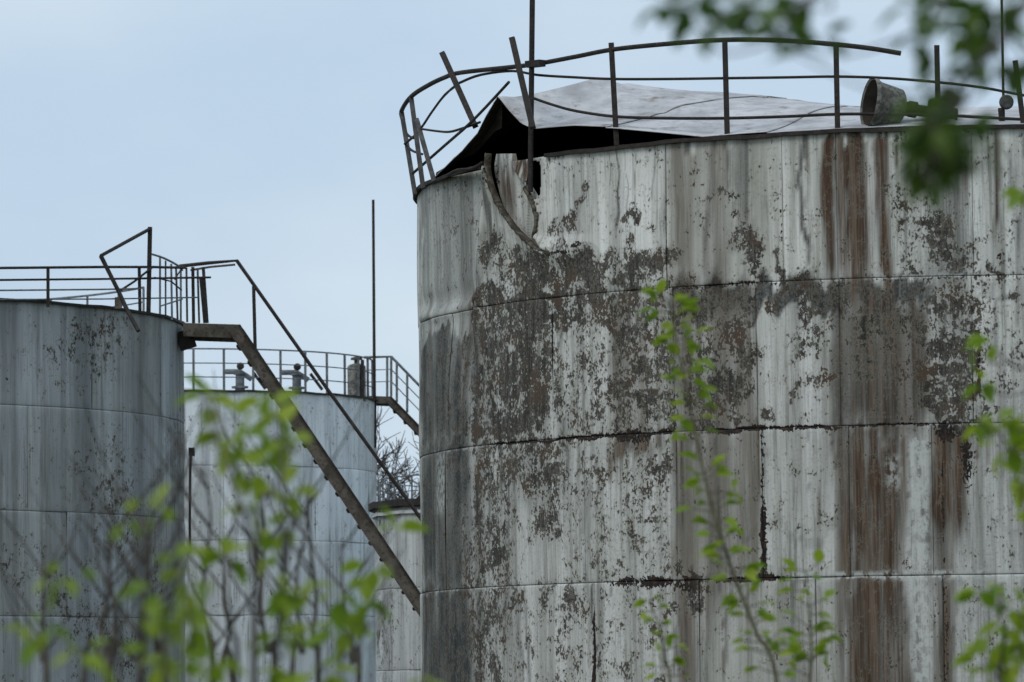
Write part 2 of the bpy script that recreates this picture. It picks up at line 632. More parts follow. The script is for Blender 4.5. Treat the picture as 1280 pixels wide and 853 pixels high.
rect(G, 1128, 1225, 165, 230, 0.30, 10)
rect(D, 1205, 1232, 285, 345, 0.45)
blob(D, 1253, 325, 9, 15, 1.0)
blob(K, 1250, 318, 5, 7, 0.6)
blob(D, 1262, 353, 26, 7, 1.0)
rect(G, 1216, 1300, 165, 352, 0.14)
# course 2
rect(G, 500, 597, 372, 425, 0.42)
rect(G, 500, 600, 415, 560, 0.88, 22)
rect(D, 500, 600, 420, 560, 0.36)
rect(D, 590, 690, 362, 552, 0.78, 14)
rect(G, 590, 692, 362, 552, 0.35, 6)
rect(D, 690, 765, 355, 405, 0.72, 8)
rect(D, 690, 762, 400, 550, 0.42, 6)
rect(D, 722, 740, 400, 550, 0.52, 6)
rect(G, 727, 738, 400, 545, 0.40, 4)
rect(D, 760, 842, 350, 545, 0.62, 14)
rect(B, 760, 842, 350, 545, 0.35, 8)
rect(D, 840, 945, 352, 540, 0.60, 14)
rect(B, 838, 945, 352, 540, 0.50, 6)
rect(G, 838, 945, 352, 400, 0.60, 8, 20)
rect(G, 850, 1165, 352, 384, 0.92, 10, 9)
rect(D, 950, 1045, 352, 384, 0.55)
rect(G, 946, 1042, 384, 534, 0.16)
blob(D, 1025, 395, 18, 38, 0.75)
blob(D, 1004, 435, 20, 18, 0.72)
blob(D, 1008, 486, 12, 10, 0.75)
blob(D, 972, 514, 15, 13, 0.70)
blob(D, 1036, 460, 8, 30, 0.5)
rect(G, 1042, 1160, 370, 530, 0.66, 8)
rect(B, 1042, 1160, 380, 530, 0.70, 8)
rect(D, 1042, 1160, 352, 470, 0.42)
rect(D, 1158, 1218, 352, 530, 0.66, 8)
rect(G, 1158, 1214, 352, 530, 0.45, 8)
rect(D, 1214, 1300, 360, 520, 0.28)
rect(K, 1218, 1226, 410, 492, 0.72, 3)
# course 3
rect(G, 500, 600, 556, 738, 0.92, 24)
rect(D, 500, 592, 556, 738, 0.32)
rect(L, 546, 557, 566, 640, 0.55, 4, 16)
rect(D, 592, 628, 560, 705, 0.72, 8)
rect(D, 620, 700, 552, 606, 0.62, 8, 20)
rect(G, 640, 690, 552, 640, 0.40, 10, 20)
blob(D, 688, 635, 30, 44, 0.72)
blob(D, 668, 600, 30, 30, 0.6)
rect(D, 700, 768, 550, 620, 0.42, 12, 20)
rect(D, 690, 845, 550, 728, 0.30)
rect(D, 786, 838, 548, 690, 0.46, 8)
rect(G, 726, 736, 548, 725, 0.45, 4)
rect(T, 842, 950, 540, 724, 0.9, 4)
rect(B, 840, 948, 545, 724, 0.38, 6)
rect(G, 846, 856, 545, 724, 0.45, 5)
rect(K, 950, 956, 536, 640, 0.55, 2)
rect(K, 950, 959, 632, 722, 0.85, 4, 30)
rect(T, 958, 1050, 536, 722, 0.15)
rect(B, 1048, 1138, 536, 722, 0.78, 8)
rect(G, 1048, 1066, 536, 722, 0.55, 6)
rect(G, 1066, 1138, 600, 722, 0.38, 8)
blob(B, 1092, 590, 14, 56, 1.0)
blob(K, 1090, 560, 5, 34, 0.34)
rect(L, 1108, 1126, 570, 610, 0.5, 6)
rect(L, 1138, 1164, 545, 853, 0.75, 6)
rect(B, 1164, 1212, 530, 650, 0.85, 6)
rect(G, 1164, 1214, 530, 722, 0.50, 6)
blob(K, 1182, 540, 17, 15, 0.85)
blob(K, 1208, 575, 9, 42, 0.72)
rect(K, 1176, 1181, 560, 722, 0.62, 3)
rect(G, 1212, 1310, 530, 722, 0.34)
rect(G, 900, 1300, 660, 722, 0.18, 20, 18)
# course 4 and below
rect(G, 500, 612, 738, 940, 0.95, 24)
rect(D, 500, 606, 738, 940, 0.34)
rect(D, 600, 634, 735, 830, 0.58, 10)
blob(D, 702, 760, 30, 17, 0.72)
blob(D, 640, 765, 20, 20, 0.62)
rect(D, 640, 845, 735, 940, 0.28)
rect(K, 740, 746, 765, 940, 0.85, 4, 30)
blob(D, 782, 832, 18, 18, 0.72)
blob(D, 700, 830, 12, 20, 0.5)
blob(D, 855, 728, 24, 28, 0.85)
blob(K, 856, 730, 15, 16, 0.62)
rect(B, 845, 870, 745, 860, 0.6, 6, 25)
rect(T, 870, 1056, 722, 940, 0.7)
rect(G, 870, 1056, 722, 940, 0.25)
rect(G, 1044, 1060, 725, 940, 0.4, 5)
rect(B, 1056, 1140, 730, 940, 0.80, 8)
rect(G, 1062, 1138, 730, 800, 0.5, 8)
rect(K, 1178, 1190, 725, 940, 0.45, 5)
rect(B, 1176, 1196, 722, 940, 0.7, 5)
rect(G, 1190, 1310, 722, 940, 0.38)
# joints that have rusted black; also edge glints and crease shade painted in
seam(K, 1, 612, 720, 1.5, 2.5, 0.85)
seam(K, 1, 715, 845, 3.0, 3.0, 0.78)
seam(K, 1, 885, 960, 2.5, 4.0, 0.85)
seam(K, 1, 955, 1050, 2.0, 3.0, 0.72)
seam(K, 1, 1045, 1175, 1.5, 2.0, 0.62)
seam(K, 0, 810, 985, 2.0, 2.5, 0.55)
seam(K, 0, 1090, 1300, 0.5, 3.0, 0.5)
seam(L, 0, 1090, 1230, 4.0, 0.0, 0.7)
seam(K, 2, 760, 855, 2.0, 4.0, 0.62)
seam(K, 2, 890, 985, 2.5, 4.0, 0.75)
seam(L, 2, 985, 1310, 5.0, 2.0, 0.8)
seam(L, 2, 500, 740, 0.5, 1.0, 0.5)  # joint edge catching light, painted as a thin pale line
seam(L, 1, 500, 620, 0.5, 1.0, 0.6)  # same painted edge glint on the joint above
blob(K, 790, 546, 24, 12, 0.75)
rect(B, 760, 830, 548, 580, 0.7, 10, 12)
rect(D, 600, 700, 362, 374, 0.95, 8, 4)
blob(K, 783, 727, 16, 10, 0.72)
blob(K, 818, 728, 26, 9, 0.85)
blob(K, 952, 723, 34, 7, 0.8)
rect(G, 880, 1300, 655, 668, 0.42, 8, 3)  # faint plate crease, its shade painted as a dark line
rect(G, 600, 842, 668, 676, 0.30, 8, 3)  # left stretch of the crease, shade painted likewise
rect(G, 560, 640, 556, 738, 0.40, 40)
rect(D, 575, 640, 640, 760, 0.55, 20)
rect(G, 570, 650, 738, 940, 0.45, 40)
rect(D, 588, 640, 760, 940, 0.62, 20)
rect(G, 570, 640, 415, 560, 0.45, 40)
rect(D, 570, 612, 400, 560, 0.55, 20)
rect(B, 1052, 1136, 540, 960, 0.66, 14)
rect(B, 1070, 1082, 536, 900, 0.85, 6)
rect(B, 1168, 1200, 540, 940, 0.5, 12)
rect(B, 1034, 1112, 200, 540, 0.42, 14)
rect(G, 838, 862, 352, 930, 0.32, 12)
# run-off that starts at the rim, the joints and the bare patches and thins out downwards
dr = random.Random(12)
for k in range(150):
    x = dr.uniform(530, 1300)
    y0 = dr.choice((170, 352, 352, 534, 534, 722, 722, dr.uniform(200, 800)))
    if x < 700:
        y0 += 12
    w_ = dr.uniform(2.0, 6.5)
    ln = dr.uniform(30, 190)
    rect(dr.choice((B, B, G, G, G)), x - w_ / 2, x + w_ / 2, y0, y0 + ln, dr.uniform(0.35, 0.85), w_ * 0.6, 6)
# damage at the torn top plate
blob(B, 628, 235, 12, 26, 0.8)
rect(B, 636, 662, 200, 225, 0.8, 6, 10)
rect(K, 606, 616, 200, 235, 0.45, 4)
blob(K, 706, 316, 18, 3, 0.8)  # crease where the rip hooks up, shade painted dark
blob(K, 722, 306, 7, 5, 0.7)  # end of that crease, also painted dark


def vnoise(x, y, seed):
    xi, yi = np.floor(x), np.floor(y)
    fx, fy = x - xi, y - yi
    fx, fy = fx * fx * (3 - 2 * fx), fy * fy * (3 - 2 * fy)

    def h(a, b):
        v = np.sin(a * 127.1 + b * 311.7 + seed * 74.7) * 43758.5453
        return v - np.floor(v)
    return (h(xi, yi) * (1 - fx) + h(xi + 1, yi) * fx) * (1 - fy) + (h(xi, yi + 1) * (1 - fx) + h(xi + 1, yi + 1) * fx) * fy


def fbm(x, y, seed):
    return (vnoise(x, y, seed) * 0.5 + vnoise(x * 2.1, y * 2.1, seed + 3) * 0.3 + vnoise(x * 4.3, y * 4.3, seed + 7) * 0.2) - 0.5


LEFT_S = mt_sz(660, 500)[0]


def mt_wear(s, z, ph):
    so, zo = s, z
    wd = (fbm(s * 2.6, z * 2.2, 1) * 0.55, fbm(s * 2.4, z * 2.0, 2) * 0.60)
    wg = (fbm(s * 2.2, z * 1.0, 5) * 0.34, fbm(s * 7.0, z * 0.6, 6) * 0.55)
    wb = (fbm(s * 2.2, z * 0.9, 8) * 0.16, fbm(s * 9.0, z * 0.5, 9) * 0.75)
    wk = (fbm(s * 6.0, z * 6.0, 11) * 0.05, fbm(s * 5.0, z * 6.0, 12) * 0.07)
    warp = {D: wd, G: wg, B: wb, K: wk, T: wb, L: wk}
    ch = [np.zeros_like(s) for _ in range(6)]
    for c_, kind, p in FEAT:
        wp = wd if c_ == G and kind == 1 and p[1] - p[0] > 0.9 and p[1] < LEFT_S else warp[c_]
        s, z = so + wp[0] * (1.6 if wp is wd and c_ == G else 1), zo + wp[1]
        if kind == 0:
            s0, z0, a, b, amp, pw = p
            d = ((s - s0) / a) ** 2 + ((z - z0) / b) ** 2
            v = amp * np.exp(-np.power(d, pw))
        else:
            s0, s1, z0, z1, amp, fs, fz = p
            lo = fz
            if c_ in (B, G) and z1 - z0 > 0.6:
                fs = min(2.0 * fs, 0.6 * (s1 - s0))
                lo = 0.45 * (z1 - z0)
            v = amp * sstep(s0 - fs / 2, s0 + fs / 2, s) * (1 - sstep(s1 - fs / 2, s1 + fs / 2, s))
            v = v * sstep(z0 - lo * 0.7, z0 + lo * 0.3, z) * (1 - sstep(z1 - fz / 2, z1 + fz / 2, z))
        ch[c_] = np.maximum(ch[c_], v)
    s, z = so, zo
    ch[G] = ch[G] * np.clip(1.0 + 0.75 * fbm(s * 3.2, z * 1.1, 31), 0.6, 1.15)
    ch[G] = np.maximum(ch[G], 0.42 * ch[D] * (ch[D] > 0.3))
    ch[D] = ch[D] * (0.92 + 0.55 * fbm(s * 1.6, z * 1.3, 15))
    low = 1 - sstep(zs[2] - 0.1, zs[1] + 0.1, z)
    ch[G] = np.maximum(ch[G], 0.24 * low + 0.6 * np.maximum(0, fbm(s * 3.5, z * 0.5, 16)))
    # the rest of the circle, out of the picture, is as worn
    out = sstep(0.8, 1.6, s) + sstep(8.9, 9.6, -s)
    n = np.sin(s * 1.7 + 3 * np.sin(z * 1.1 + s * 0.3)) * np.sin(z * 1.9 + s * 0.9)
    m = np.sin(s * 4.3 + 1.7 * np.sin(s * 0.9))
    ch[D] = np.maximum(np.maximum(ch[D], 0.12), out * (0.35 + 0.38 * n))
    ch[G] = np.maximum(ch[G], out * (0.35 + 0.4 * np.sin(s * 0.8 + z)))
    ch[B] = np.maximum(ch[B], out * (0.2 + 0.5 * m))
    one = np.ones_like(s)
    return (np.clip(np.stack([ch[D], ch[G], ch[B], one], -1), 0, 1.2),
            np.clip(np.stack([ch[K], ch[T], ch[L], one], -1), 0, 1.2))


MT.wear = mt_wear

tank1 = thing('storage_tank', 'huge rusted white oil tank with torn dented shell and collapsed roof', 'tank',
              (MT.c.x, MT.c.y, 0))


def seg_dist(poly, S, Z):
    best = np.full(S.shape, 1e9)
    for (a, b), (c, d) in zip(poly[:-1], poly[1:]):
        ex, ez = c - a, d - b
        t = np.clip(((S - a) * ex + (Z - b) * ez) / (ex * ex + ez * ez + 1e-12), 0, 1)
        best = np.minimum(best, np.hypot(S - a - t * ex, Z - b - t * ez))
    return best


def in_poly(poly, S, Z):
    r = np.zeros(S.shape, dtype=bool)
    n = len(poly)
    for i in range(n):
        (x1, y1), (x2, y2) = poly[i], poly[(i + 1) % n]
        cnd = (y1 > Z) != (y2 > Z)
        xi = (x2 - x1) * (Z - y1) / (y2 - y1 + 1e-12) + x1
        r ^= cnd & (S < xi)
    return r


ARC_A = [mt_sz(*p) for p in ((614, 192), (613, 210), (617, 232), (627, 257), (641, 279), (657, 297), (674, 311), (692, 319), (708, 316), (722, 306))]
ARC_B = [mt_sz(*p) for p in ((640, 192), (645, 212), (660, 235), (670, 255), (675, 278), (672, 298), (683, 312))]
POCKET = ARC_A[:8] + ARC_B[::-1]
HOLE = [mt_sz(*p) for p in ((661, 203), (676, 201), (677, 225), (676, 243), (672, 250), (666, 244), (660, 228))]
FOLD = [mt_sz(*p) for p in ((612, 190), (606, 260), (600, 330), (596, 372), (594, 420), (597, 470))]
CREASE = [mt_sz(*p) for p in ((526, 398), (550, 392), (575, 384), (598, 374))]


def mt_disp(S, Z):
    d = np.zeros_like(S)
    # long fold: everything left of it is pushed in
    fold_s = np.interp(Z, [p[1] for p in FOLD][::-1], [p[0] for p in FOLD][::-1])
    zc = sstep(FOLD[-1][1] - 0.2, FOLD[3][1], Z)
    left = 1 - sstep(0.0, 0.10, S - fold_s + 0.10)
    reach = 1 - sstep(0.3, 1.9, fold_s - S)
    d -= 0.09 * zc * left * reach
    d += 0.05 * zc * np.exp(-((S - fold_s - 0.03) / 0.07) ** 2)
    d += 0.028 * np.exp(-(seg_dist(CREASE, S, Z) / 0.06) ** 2) - 0.02 * np.exp(-((seg_dist(CREASE, S, Z - 0.16)) / 0.10) ** 2)
    # torn pocket
    da, db = seg_dist(ARC_A, S, Z), seg_dist(ARC_B, S, Z)
    inside = in_poly(POCKET, S, Z)
    d = np.where(inside, d, d + 0.05 * np.exp(-(da / 0.13) ** 2))
    d += np.where(~inside, 0.04 * np.exp(-(db / 0.08) ** 2), 0)
    return d


def mt_cut(S, Z):
    return in_poly(POCKET, S, Z) | in_poly(HOLE, S, Z)


JO = [(597, 832, 978, 1046, 1216), (560, 690, 842, 946, 1050, 1216), (556, 731, 846, 953, 1062, 1166), (564, 743, 874, 1020, 1180)]
for i in range(len(zs) - 1):
    z1, z0 = zs[i], zs[i + 1]
    ymid = (258, 450, 630, 790)[min(i, 3)]
    j = [MT.hit(x, ymid)[0] for x in JO[min(i, 3)]]
    j = [min(j) - 0.62] + j
    if i > 3:
        j = [t + 0.13 * (i - 3) for t in j]
    ring = full_ring(j, MT.R, 1.9)
    for a, b in zip(ring[:-1], ring[1:]):
        mid = (a + b) / 2
        front = -1.75 < mid < 0.55
        torn = i == 0 and abs(a - j[1]) < 1e-6
        buck = (mid < j[1] + 0.02 or b < MT.hit(700, 450)[0] + 0.01) and i < 2
        res = 0.014 if torn else (0.035 if front and i < 5 else 0.12)
        plate(MT, tank1, a, b, z0, z1, M_MAIN, res,
              disp=mt_disp if (torn or (buck and front) or (i == 1 and abs(a - j[1]) < 1e-6)) else None,
              cut=mt_cut if torn else None)

# the torn tongue of plate sunk behind the rip, and the ragged curled lips of the rip
def resample(poly, n):
    pts = smooth_path([Vector((a, b, 0)) for a, b in poly], 8)
    ln = [0.0]
    for a, b in zip(pts[:-1], pts[1:]):
        ln.append(ln[-1] + (b - a).length)
    xs_ = np.linspace(0, ln[-1], n)
    return [(float(np.interp(t, ln, [p.x for p in pts])), float(np.interp(t, ln, [p.y for p in pts]))) for t in xs_]


def shell_pt(s, z, off):
    return MT.pt(s / MT.R, MT.R + off, z)


def tongue():
    n, m = 60, 30
    ra, rb = resample(ARC_A[:8], n + 1), resample(ARC_B, n + 1)
    S_, Z_, O_ = [], [], []
    for i in range(n + 1):
        for k in range(m + 1):
            t = -0.12 + 1.24 * k / m
            S_.append(ra[i][0] + (rb[i][0] - ra[i][0]) * t)
            Z_.append(ra[i][1] + (rb[i][1] - ra[i][1]) * t)
            tt = min(1, max(0, t))
            O_.append(-0.018 - 0.075 * (1 - tt) ** 1.3 * (1 - i / n * 0.6) + 0.006 * math.sin(i * 0.35 + k * 0.2))
    v = [shell_pt(a, b, c) for a, b, c in zip(S_, Z_, O_)]
    f = [(i * (m + 1) + k, i * (m + 1) + k + 1, (i + 1) * (m + 1) + k + 1, (i + 1) * (m + 1) + k) for i in range(n) for k in range(m)]
    o = mesh('torn_plate', v, f, [M_MAIN, M_INSIDE], tank1)
    me = o.data
    uvl = me.uv_layers.new(name='UVMap')
    for lp in me.loops:
        uvl.data[lp.index].uv = (S_[lp.vertex_index], Z_[lp.vertex_index])
    w1, w2 = mt_wear(np.array(S_), np.array(Z_), 0.0)
    for nm, arr in (('wear', w1), ('wear2', w2)):
        me.attributes.new(nm, 'FLOAT_COLOR', 'POINT').data.foreach_set('color', arr.astype(np.float32).reshape(-1))
    o['label'] = 'sunken torn tongue of shell plate'


def lip(poly, side, w0, w1, curl, seed, n=90):
    rg = random.Random(seed)
    r = resample(poly, n + 1)
    v, f = [], []
    jit = 0.0
    for i in range(n + 1):
        (a, b), (c, d) = r[max(0, i - 1)], r[min(n, i + 1)]
        tx, tz = c - a, d - b
        l = math.hypot(tx, tz) + 1e-9
        nx_, nz_ = tz / l * side, -tx / l * side
        jit = 0.75 * jit + rg.uniform(-0.011, 0.011)
        t = i / n
        w = (w0 + (w1 - w0) * t) * (1 + rg.uniform(-0.12, 0.12)) + jit
        for k in range(5):
            u = k / 4
            q_ = -0.028 + (w + 0.028) * u
            v.append(shell_pt(r[i][0] + nx_ * q_, r[i][1] + nz_ * q_, 0.052 * math.exp(-((q_) / 0.13) ** 2) + 0.008 + curl * math.sin(math.pi * min(1, u * 0.9)) - 0.05 * (u < 0.1) - (0.014 if k == 4 else 0)))
    for i in range(n):
        for k in range(4):
            f.append((i * 5 + k, i * 5 + k + 1, (i + 1) * 5 + k + 1, (i + 1) * 5 + k))
    o = mesh('torn_lip', v, f, M_LIP, tank1)
    sm = o.modifiers.new('thickness', 'SOLIDIFY')
    sm.thickness = 0.008
    sm.offset = 0


M_LIP = metal('torn_lip_shaded_rust', (0.040, 0.035, 0.025), (0.12, 0.11, 0.085), (0.055, 0.028, 0.016), 10.0, 0.9)  # rust, with the lip's shadow put into its dark tones
tongue()
lip(ARC_A[:8], 1, 0.036, 0.010, 0.003, 5)
lip(ARC_B[2:], -1, 0.030, 0.02, 0.006, 6)

# curb angle round the top of the shell; its torn stretch hangs away
def curb_ring(tank, root, z, t0, t1, n, mat, w=0.03, h=0.034):
    mb = MB()
    prof = ((0.004, -h), (w, -h), (w, 0.006), (-0.05, 0.006), (-0.05, -0.004), (0.004, -0.004))
    v, f = [], []
    m = len(prof)
    for i in range(n + 1):
        t = t0 + (t1 - t0) * i / n
        jr = 0.006 * math.sin(t * 23) + 0.004 * math.sin(t * 61)
        for (dr, dz) in prof:
            v.append(tank.pt(t, tank.R + 0.018 + dr, z + 0.012 + dz + jr))
    for i in range(n):
        for k in range(m):
            k2 = (k + 1) % m
            f.append((i * m + k, i * m + k2, (i + 1) * m + k2, (i + 1) * m + k))
    f.append(tuple(range(m)))
    f.append(tuple(n * m + k for k in reversed(range(m))))
    mb.add(v, f)
    return mb.build('rim_angle', mat, root, smooth=False)


th_tear0, th_tear1 = MT.hit(604, 203)[0], MT.hit(684, 192)[0]
curb_ring(MT, tank1, MT.zt, th_tear1, th_tear0 + 2 * math.pi, 200, M_DARK)
mb = MB().tube(smooth_path([MT.on(604, 203, MT.R + 0.02), MT.on(590, 211, MT.R + 0.08), MT.on(572, 213, MT.R + 0.12), MT.on(560, 219, MT.R + 0.10)]), 0.018, 6)
mb.build('torn_rim_strip', M_DARK, tank1)

# ---- collapsed dome roof --------------------------------------------------
# lift of the roof edge above the rim, along the open front-left stretch
LIFT = [(545, 0.0), (560, 0.08), (580, 0.19), (600, 0.34), (614, 0.55), (626, 0.70), (640, 0.52), (655, 0.36), (670, 0.28), (720, 0.25), (770, 0.18), (830, 0.08), (880, 0.0)]
LT = [(MT.hit(x, 240 if x < 560 else 200)[0], l) for x, l in LIFT]
TH_PEAK = MT.hit(626, 200)[0]


def lift_at(th):
    if th <= LT[0][0] or th >= LT[-1][0]:
        return 0.0
    for (a, la), (b, lb) in zip(LT[:-1], LT[1:]):
        if a <= th <= b:
            return la + (lb - la) * (th - a) / (b - a)
    return 0.0


CREASES = [[(-3.9, 2.2), (-3.55, 3.0), (-3.1, 4.2)], [(-4.7, 3.7), (-3.6, 3.0), (-2.6, 2.5)], [(-2.6, 2.4), (-1.7, 3.2), (-0.6, 4.6)], [(-2.2, 4.9), (-1.5, 3.6), (-0.4, 3.0)]]


def crease(lat, v):
    d = min(float(seg_dist(c, np.array([lat]), np.array([v]))[0]) for c in CREASES)
    return -0.016 * math.exp(-(d / 0.06) ** 2) + 0.005 * math.exp(-((d - 0.14) / 0.07) ** 2)


BQ = MT.pt(0, 0, 0) + MT.rt * -4.0 + MT.tw * 2.2


def roof_z(th, r):
    u = r / MT.R
    z = MT.zt + 0.03 + 0.70 * (1 - u * u)
    th = (th + math.pi) % (2 * math.pi) - math.pi
    z += lift_at(th) * max(0, (u - 0.55) / 0.45) ** 1.6
    p = MT.pt(th, r, 0)
    d2 = ((p.x - BQ.x) / 2.4) ** 2 + ((p.y - BQ.y) / 2.3) ** 2
    z += 0.52 * math.exp(-d2) * min(1, max(0, (1 - u) * 5))
    lat, fv = r * math.sin(th), r * math.cos(th)
    if fv > 1.6 and -5.3 < lat < 0.3:
        z += crease(lat, fv)
    z += (0.016 * math.sin(p.x * 2.3 + p.y) + 0.012 * math.sin(p.y * 3.1 - p.x * 1.3)) * min(1, (1 - u) * 6)
    return z


NS = 20
for k in range(NS):
    a, b = -math.pi + 2 * math.pi * k / NS, -math.pi + 2 * math.pi * (k + 1) / NS
    for (r0, r1) in ((0.05, 3.1), (3.1, MT.R + 0.03)):
        v, f = [], []
        na, nr = (40, 56) if r0 > 1 and -1.8 < a < 0.6 else (16, 16)
        for i in range(na + 1):
            t = a + (b - a) * (i / na)
            for j_ in range(nr + 1):
                r = r0 + (r1 - r0) * j_ / nr
                e = min(i, na - i) / na
                lap = 0.012 * (i / na) + (0.02 if r0 > 1 else 0.0) * 0 - (0.012 if j_ == nr and r0 < 1 else 0)
                v.append(MT.pt(t + (0.0015 if i == na else 0), r, roof_z(t, r) + lap))
        for i in range(na):
            for j_ in range(nr):
                q0 = i * (nr + 1) + j_
                f.append((q0, q0 + 1, q0 + nr + 2, q0 + nr + 1))
        f = [tuple(reversed(x)) for x in f]
        o = mesh('roof_panel', v, f, [M_ROOF, M_INSIDE], tank1)
        nz = o.data.polygons[len(f) // 2].normal.z
        if nz < 0:
            o.data.flip_normals()
        sm = o.modifiers.new('thickness', 'SOLIDIFY')
        sm.thickness = 0.008
        sm.offset = -1
        sm.material_offset = 1

# ragged dark flap folded under the lifted edge
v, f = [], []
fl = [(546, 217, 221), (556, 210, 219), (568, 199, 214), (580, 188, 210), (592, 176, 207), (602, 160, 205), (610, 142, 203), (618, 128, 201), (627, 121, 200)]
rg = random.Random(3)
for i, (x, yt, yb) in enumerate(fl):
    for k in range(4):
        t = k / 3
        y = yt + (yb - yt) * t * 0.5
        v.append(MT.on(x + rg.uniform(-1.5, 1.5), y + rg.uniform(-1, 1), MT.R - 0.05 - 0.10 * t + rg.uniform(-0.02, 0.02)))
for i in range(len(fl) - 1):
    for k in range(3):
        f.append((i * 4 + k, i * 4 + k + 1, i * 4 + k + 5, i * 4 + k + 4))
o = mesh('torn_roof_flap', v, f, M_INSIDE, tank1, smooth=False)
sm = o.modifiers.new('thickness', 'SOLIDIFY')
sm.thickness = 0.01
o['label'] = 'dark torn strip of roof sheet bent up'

# ---- guard rail of the main tank ------------------------------------------
RR = MT.R - 0.03


def rail_on(pts, r=RR):
    return [MT.on(x, y, r) for x, y in pts]


DL = 53.9                                                 # depth of the left shoulder of the rail
left_top = [P(504, 152, DL + 0.9), P(502, 139, DL + 0.2), P(514, 121, DL - 0.6), P(535, 107, DL - 1.2), P(556, 97, DL - 1.6), P(576, 91, DL - 2.0)]
tr = left_top + [MT.on(x, y, RR) for x, y in ((640, 84), (672, 80), (720, 71), (767, 62), (835, 55), (908, 50), (980, 51), (1047, 56), (1090, 61), (1126, 67))]
guard = MB().tube(smooth_path(tr, 5), 0.026, 8).build('guard_rail', M_DARK, tank1)
MB().tube(smooth_path(rail_on([(574, 104), (600, 94), (640, 89), (672, 94), (720, 97), (767, 99), (835, 99), (908, 98), (980, 97), (1047, 96), (1110, 98), (1172, 103), (1230, 110), (1290, 121), (1350, 126), (1420, 128)]), 5), 0.015, 6).build('mid_rail', M_DARK, guard)
MB().tube(smooth_path([MT.on(574, 104, RR), P(556, 119, DL - 1.7), P(540, 140, DL - 1.2), P(528, 158, DL - 0.9), P(518, 170, DL - 0.5), P(506, 180, DL)], 5), 0.015, 6).build('mid_rail', M_DARK, guard)
MB().tube(smooth_path(rail_on([(664, 122), (690, 131), (720, 139), (770, 146), (835, 148), (908, 148), (980, 146), (1047, 143), (1110, 143), (1172, 144), (1230, 147), (1290, 150), (1360, 152), (1430, 153)]), 5), 0.017, 6).build('mid_rail', M_DARK, guard)
MB().tube(smooth_path([P(524, 161, DL - 0.8), P(545, 164, DL - 1.4), P(562, 165, DL - 1.8), P(580, 160, DL - 2.2), P(600, 153, DL - 2.6)], 4), 0.014, 6).build('mid_rail', M_DARK, guard)
MB().tube(smooth_path([P(504, 153, DL), P(509, 168, DL - 0.2), P(517, 173, DL - 0.5)], 4), 0.014, 6).build('mid_rail', M_DARK, guard)
MB().tube(smooth_path([P(508, 182, DL), P(516, 189, DL - 0.3), P(528, 193, DL - 0.7)], 4), 0.014, 6).build('mid_rail', M_DARK, guard)
MB().tube(smooth_path([P(516, 217, DL - 0.2), P(556, 182, DL - 1.5), P(592, 150, DL - 2.6), P(636, 103, DL - 3.7)], 3), 0.017, 6).build('loose_rail', M_DARK, guard)
POSTS = [(764, 54, 771, 185), (906, 51, 909, 171), (1045, 56, 1047, 165), (1171, 57, 1173, 163), (1269, 76, 1280, 164), (1370, 72, 1371, 166), (1470, 80, 1471, 172)]
for (xa, ya, xb, yb) in POSTS:
    MB().bar(MT.on(xa, ya, RR), MT.on(xb, yb - 3, RR), 0.055, 0.055, MT.tw).build('post', M_DARK, guard, False)
for (a_, b_, w_) in (((553, 67, DL - 1.7), (594, 158, DL - 2.3), 0.062), ((640, 48, DL - 3.6), (666, 160, DL - 4.0), 0.062)):
    MB().bar(P(*a_), P(*b_), w_, w_, MT.tw).build('bent_post', M_DARK, guard, False)
for (a_, b_) in (((502, 140, DL + 0.2), (519, 244, DL - 0.1)), ((514, 122, DL - 0.6), (529, 236, DL - 0.9)), ((521, 150, DL - 0.7), (543, 228, DL - 1.5))):
    MB().bar(P(*a_), P(*b_), 0.05, 0.05, MT.tw).build('post', M_DULL, guard, False)

# tall pole at the torn plate and thin rod on the right
pA, pB = MT.on(667, -160, MT.R + 0.06), MT.on(663, 240, MT.R + 0.06)
MB().tube([pA, pB], 0.03, 10).build('pole', M_DARK, tank1)
MB().bar(MT.on(660, 81, MT.R + 0.06), MT.on(678, 79, MT.R + 0.06), 0.09, 0.07).build('pole_clamp', M_DARK, tank1, False)
pA, pB = MT.on(1250, -120, MT.R - 0.3), MT.on(1255, 168, MT.R - 0.3)
MB().tube([pA, pB], 0.014, 8).build('thin_rod', M_DARK, tank1)
pc = MT.on(1258, 128, MT.R - 0.3)
vv = MB().lathe(pc, MT.tw, ((-0.05, 0.02), (-0.05, 0.06), (-0.02, 0.075), (-0.02, 0.055), (0.03, 0.055), (0.03, 0.075), (0.05, 0.06), (0.05, 0.0)), 16)
vb = vv.build('small_valve', M_DULL, tank1)
MB().tube([pc + Vector((-0.06, 0, -0.06)), MT.on(1252, 150, MT.R - 0.3), MT.on(1252, 170, MT.R - 0.3)], 0.03, 8).build('valve_stem', M_DARK, vb)

# foam horn lying on the rim: wide mouth to the left, neck and flanged pipe to the right
ha, hb = MT.on(1091, 129, MT.R - 0.12), MT.on(1200, 141, MT.R - 0.12)
ax = ((hb - ha).normalized() - MT.tw * 0.42).normalized()
horn = MB().lathe(ha, ax, ((-0.02, 0.235), (-0.045, 0.262), (0.0, 0.268), (0.02, 0.245), (0.06, 0.225), (0.18, 0.205), (0.29, 0.185), (0.315, 0.15), (0.33, 0.06), (0.32, 0.0))).build('horn_bell', M_HORN, tank1)
MB().lathe(ha, ax, ((-0.03, 0.235), (0.03, 0.215), (0.18, 0.18), (0.28, 0.15), (0.29, 0.0))).build('horn_inside', M_INSIDE, horn)
MB().lathe(ha, ax, ((0.31, 0.05), (0.40, 0.085), (0.47, 0.085), (0.48, 0.06), (0.62, 0.06), (0.62, 0.09), (0.67, 0.09), (0.67, 0.06), (0.84, 0.06), (0.84, 0.085), (0.90, 0.085), (0.90, 0.0)), 16).build('horn_neck', M_DARK, horn)
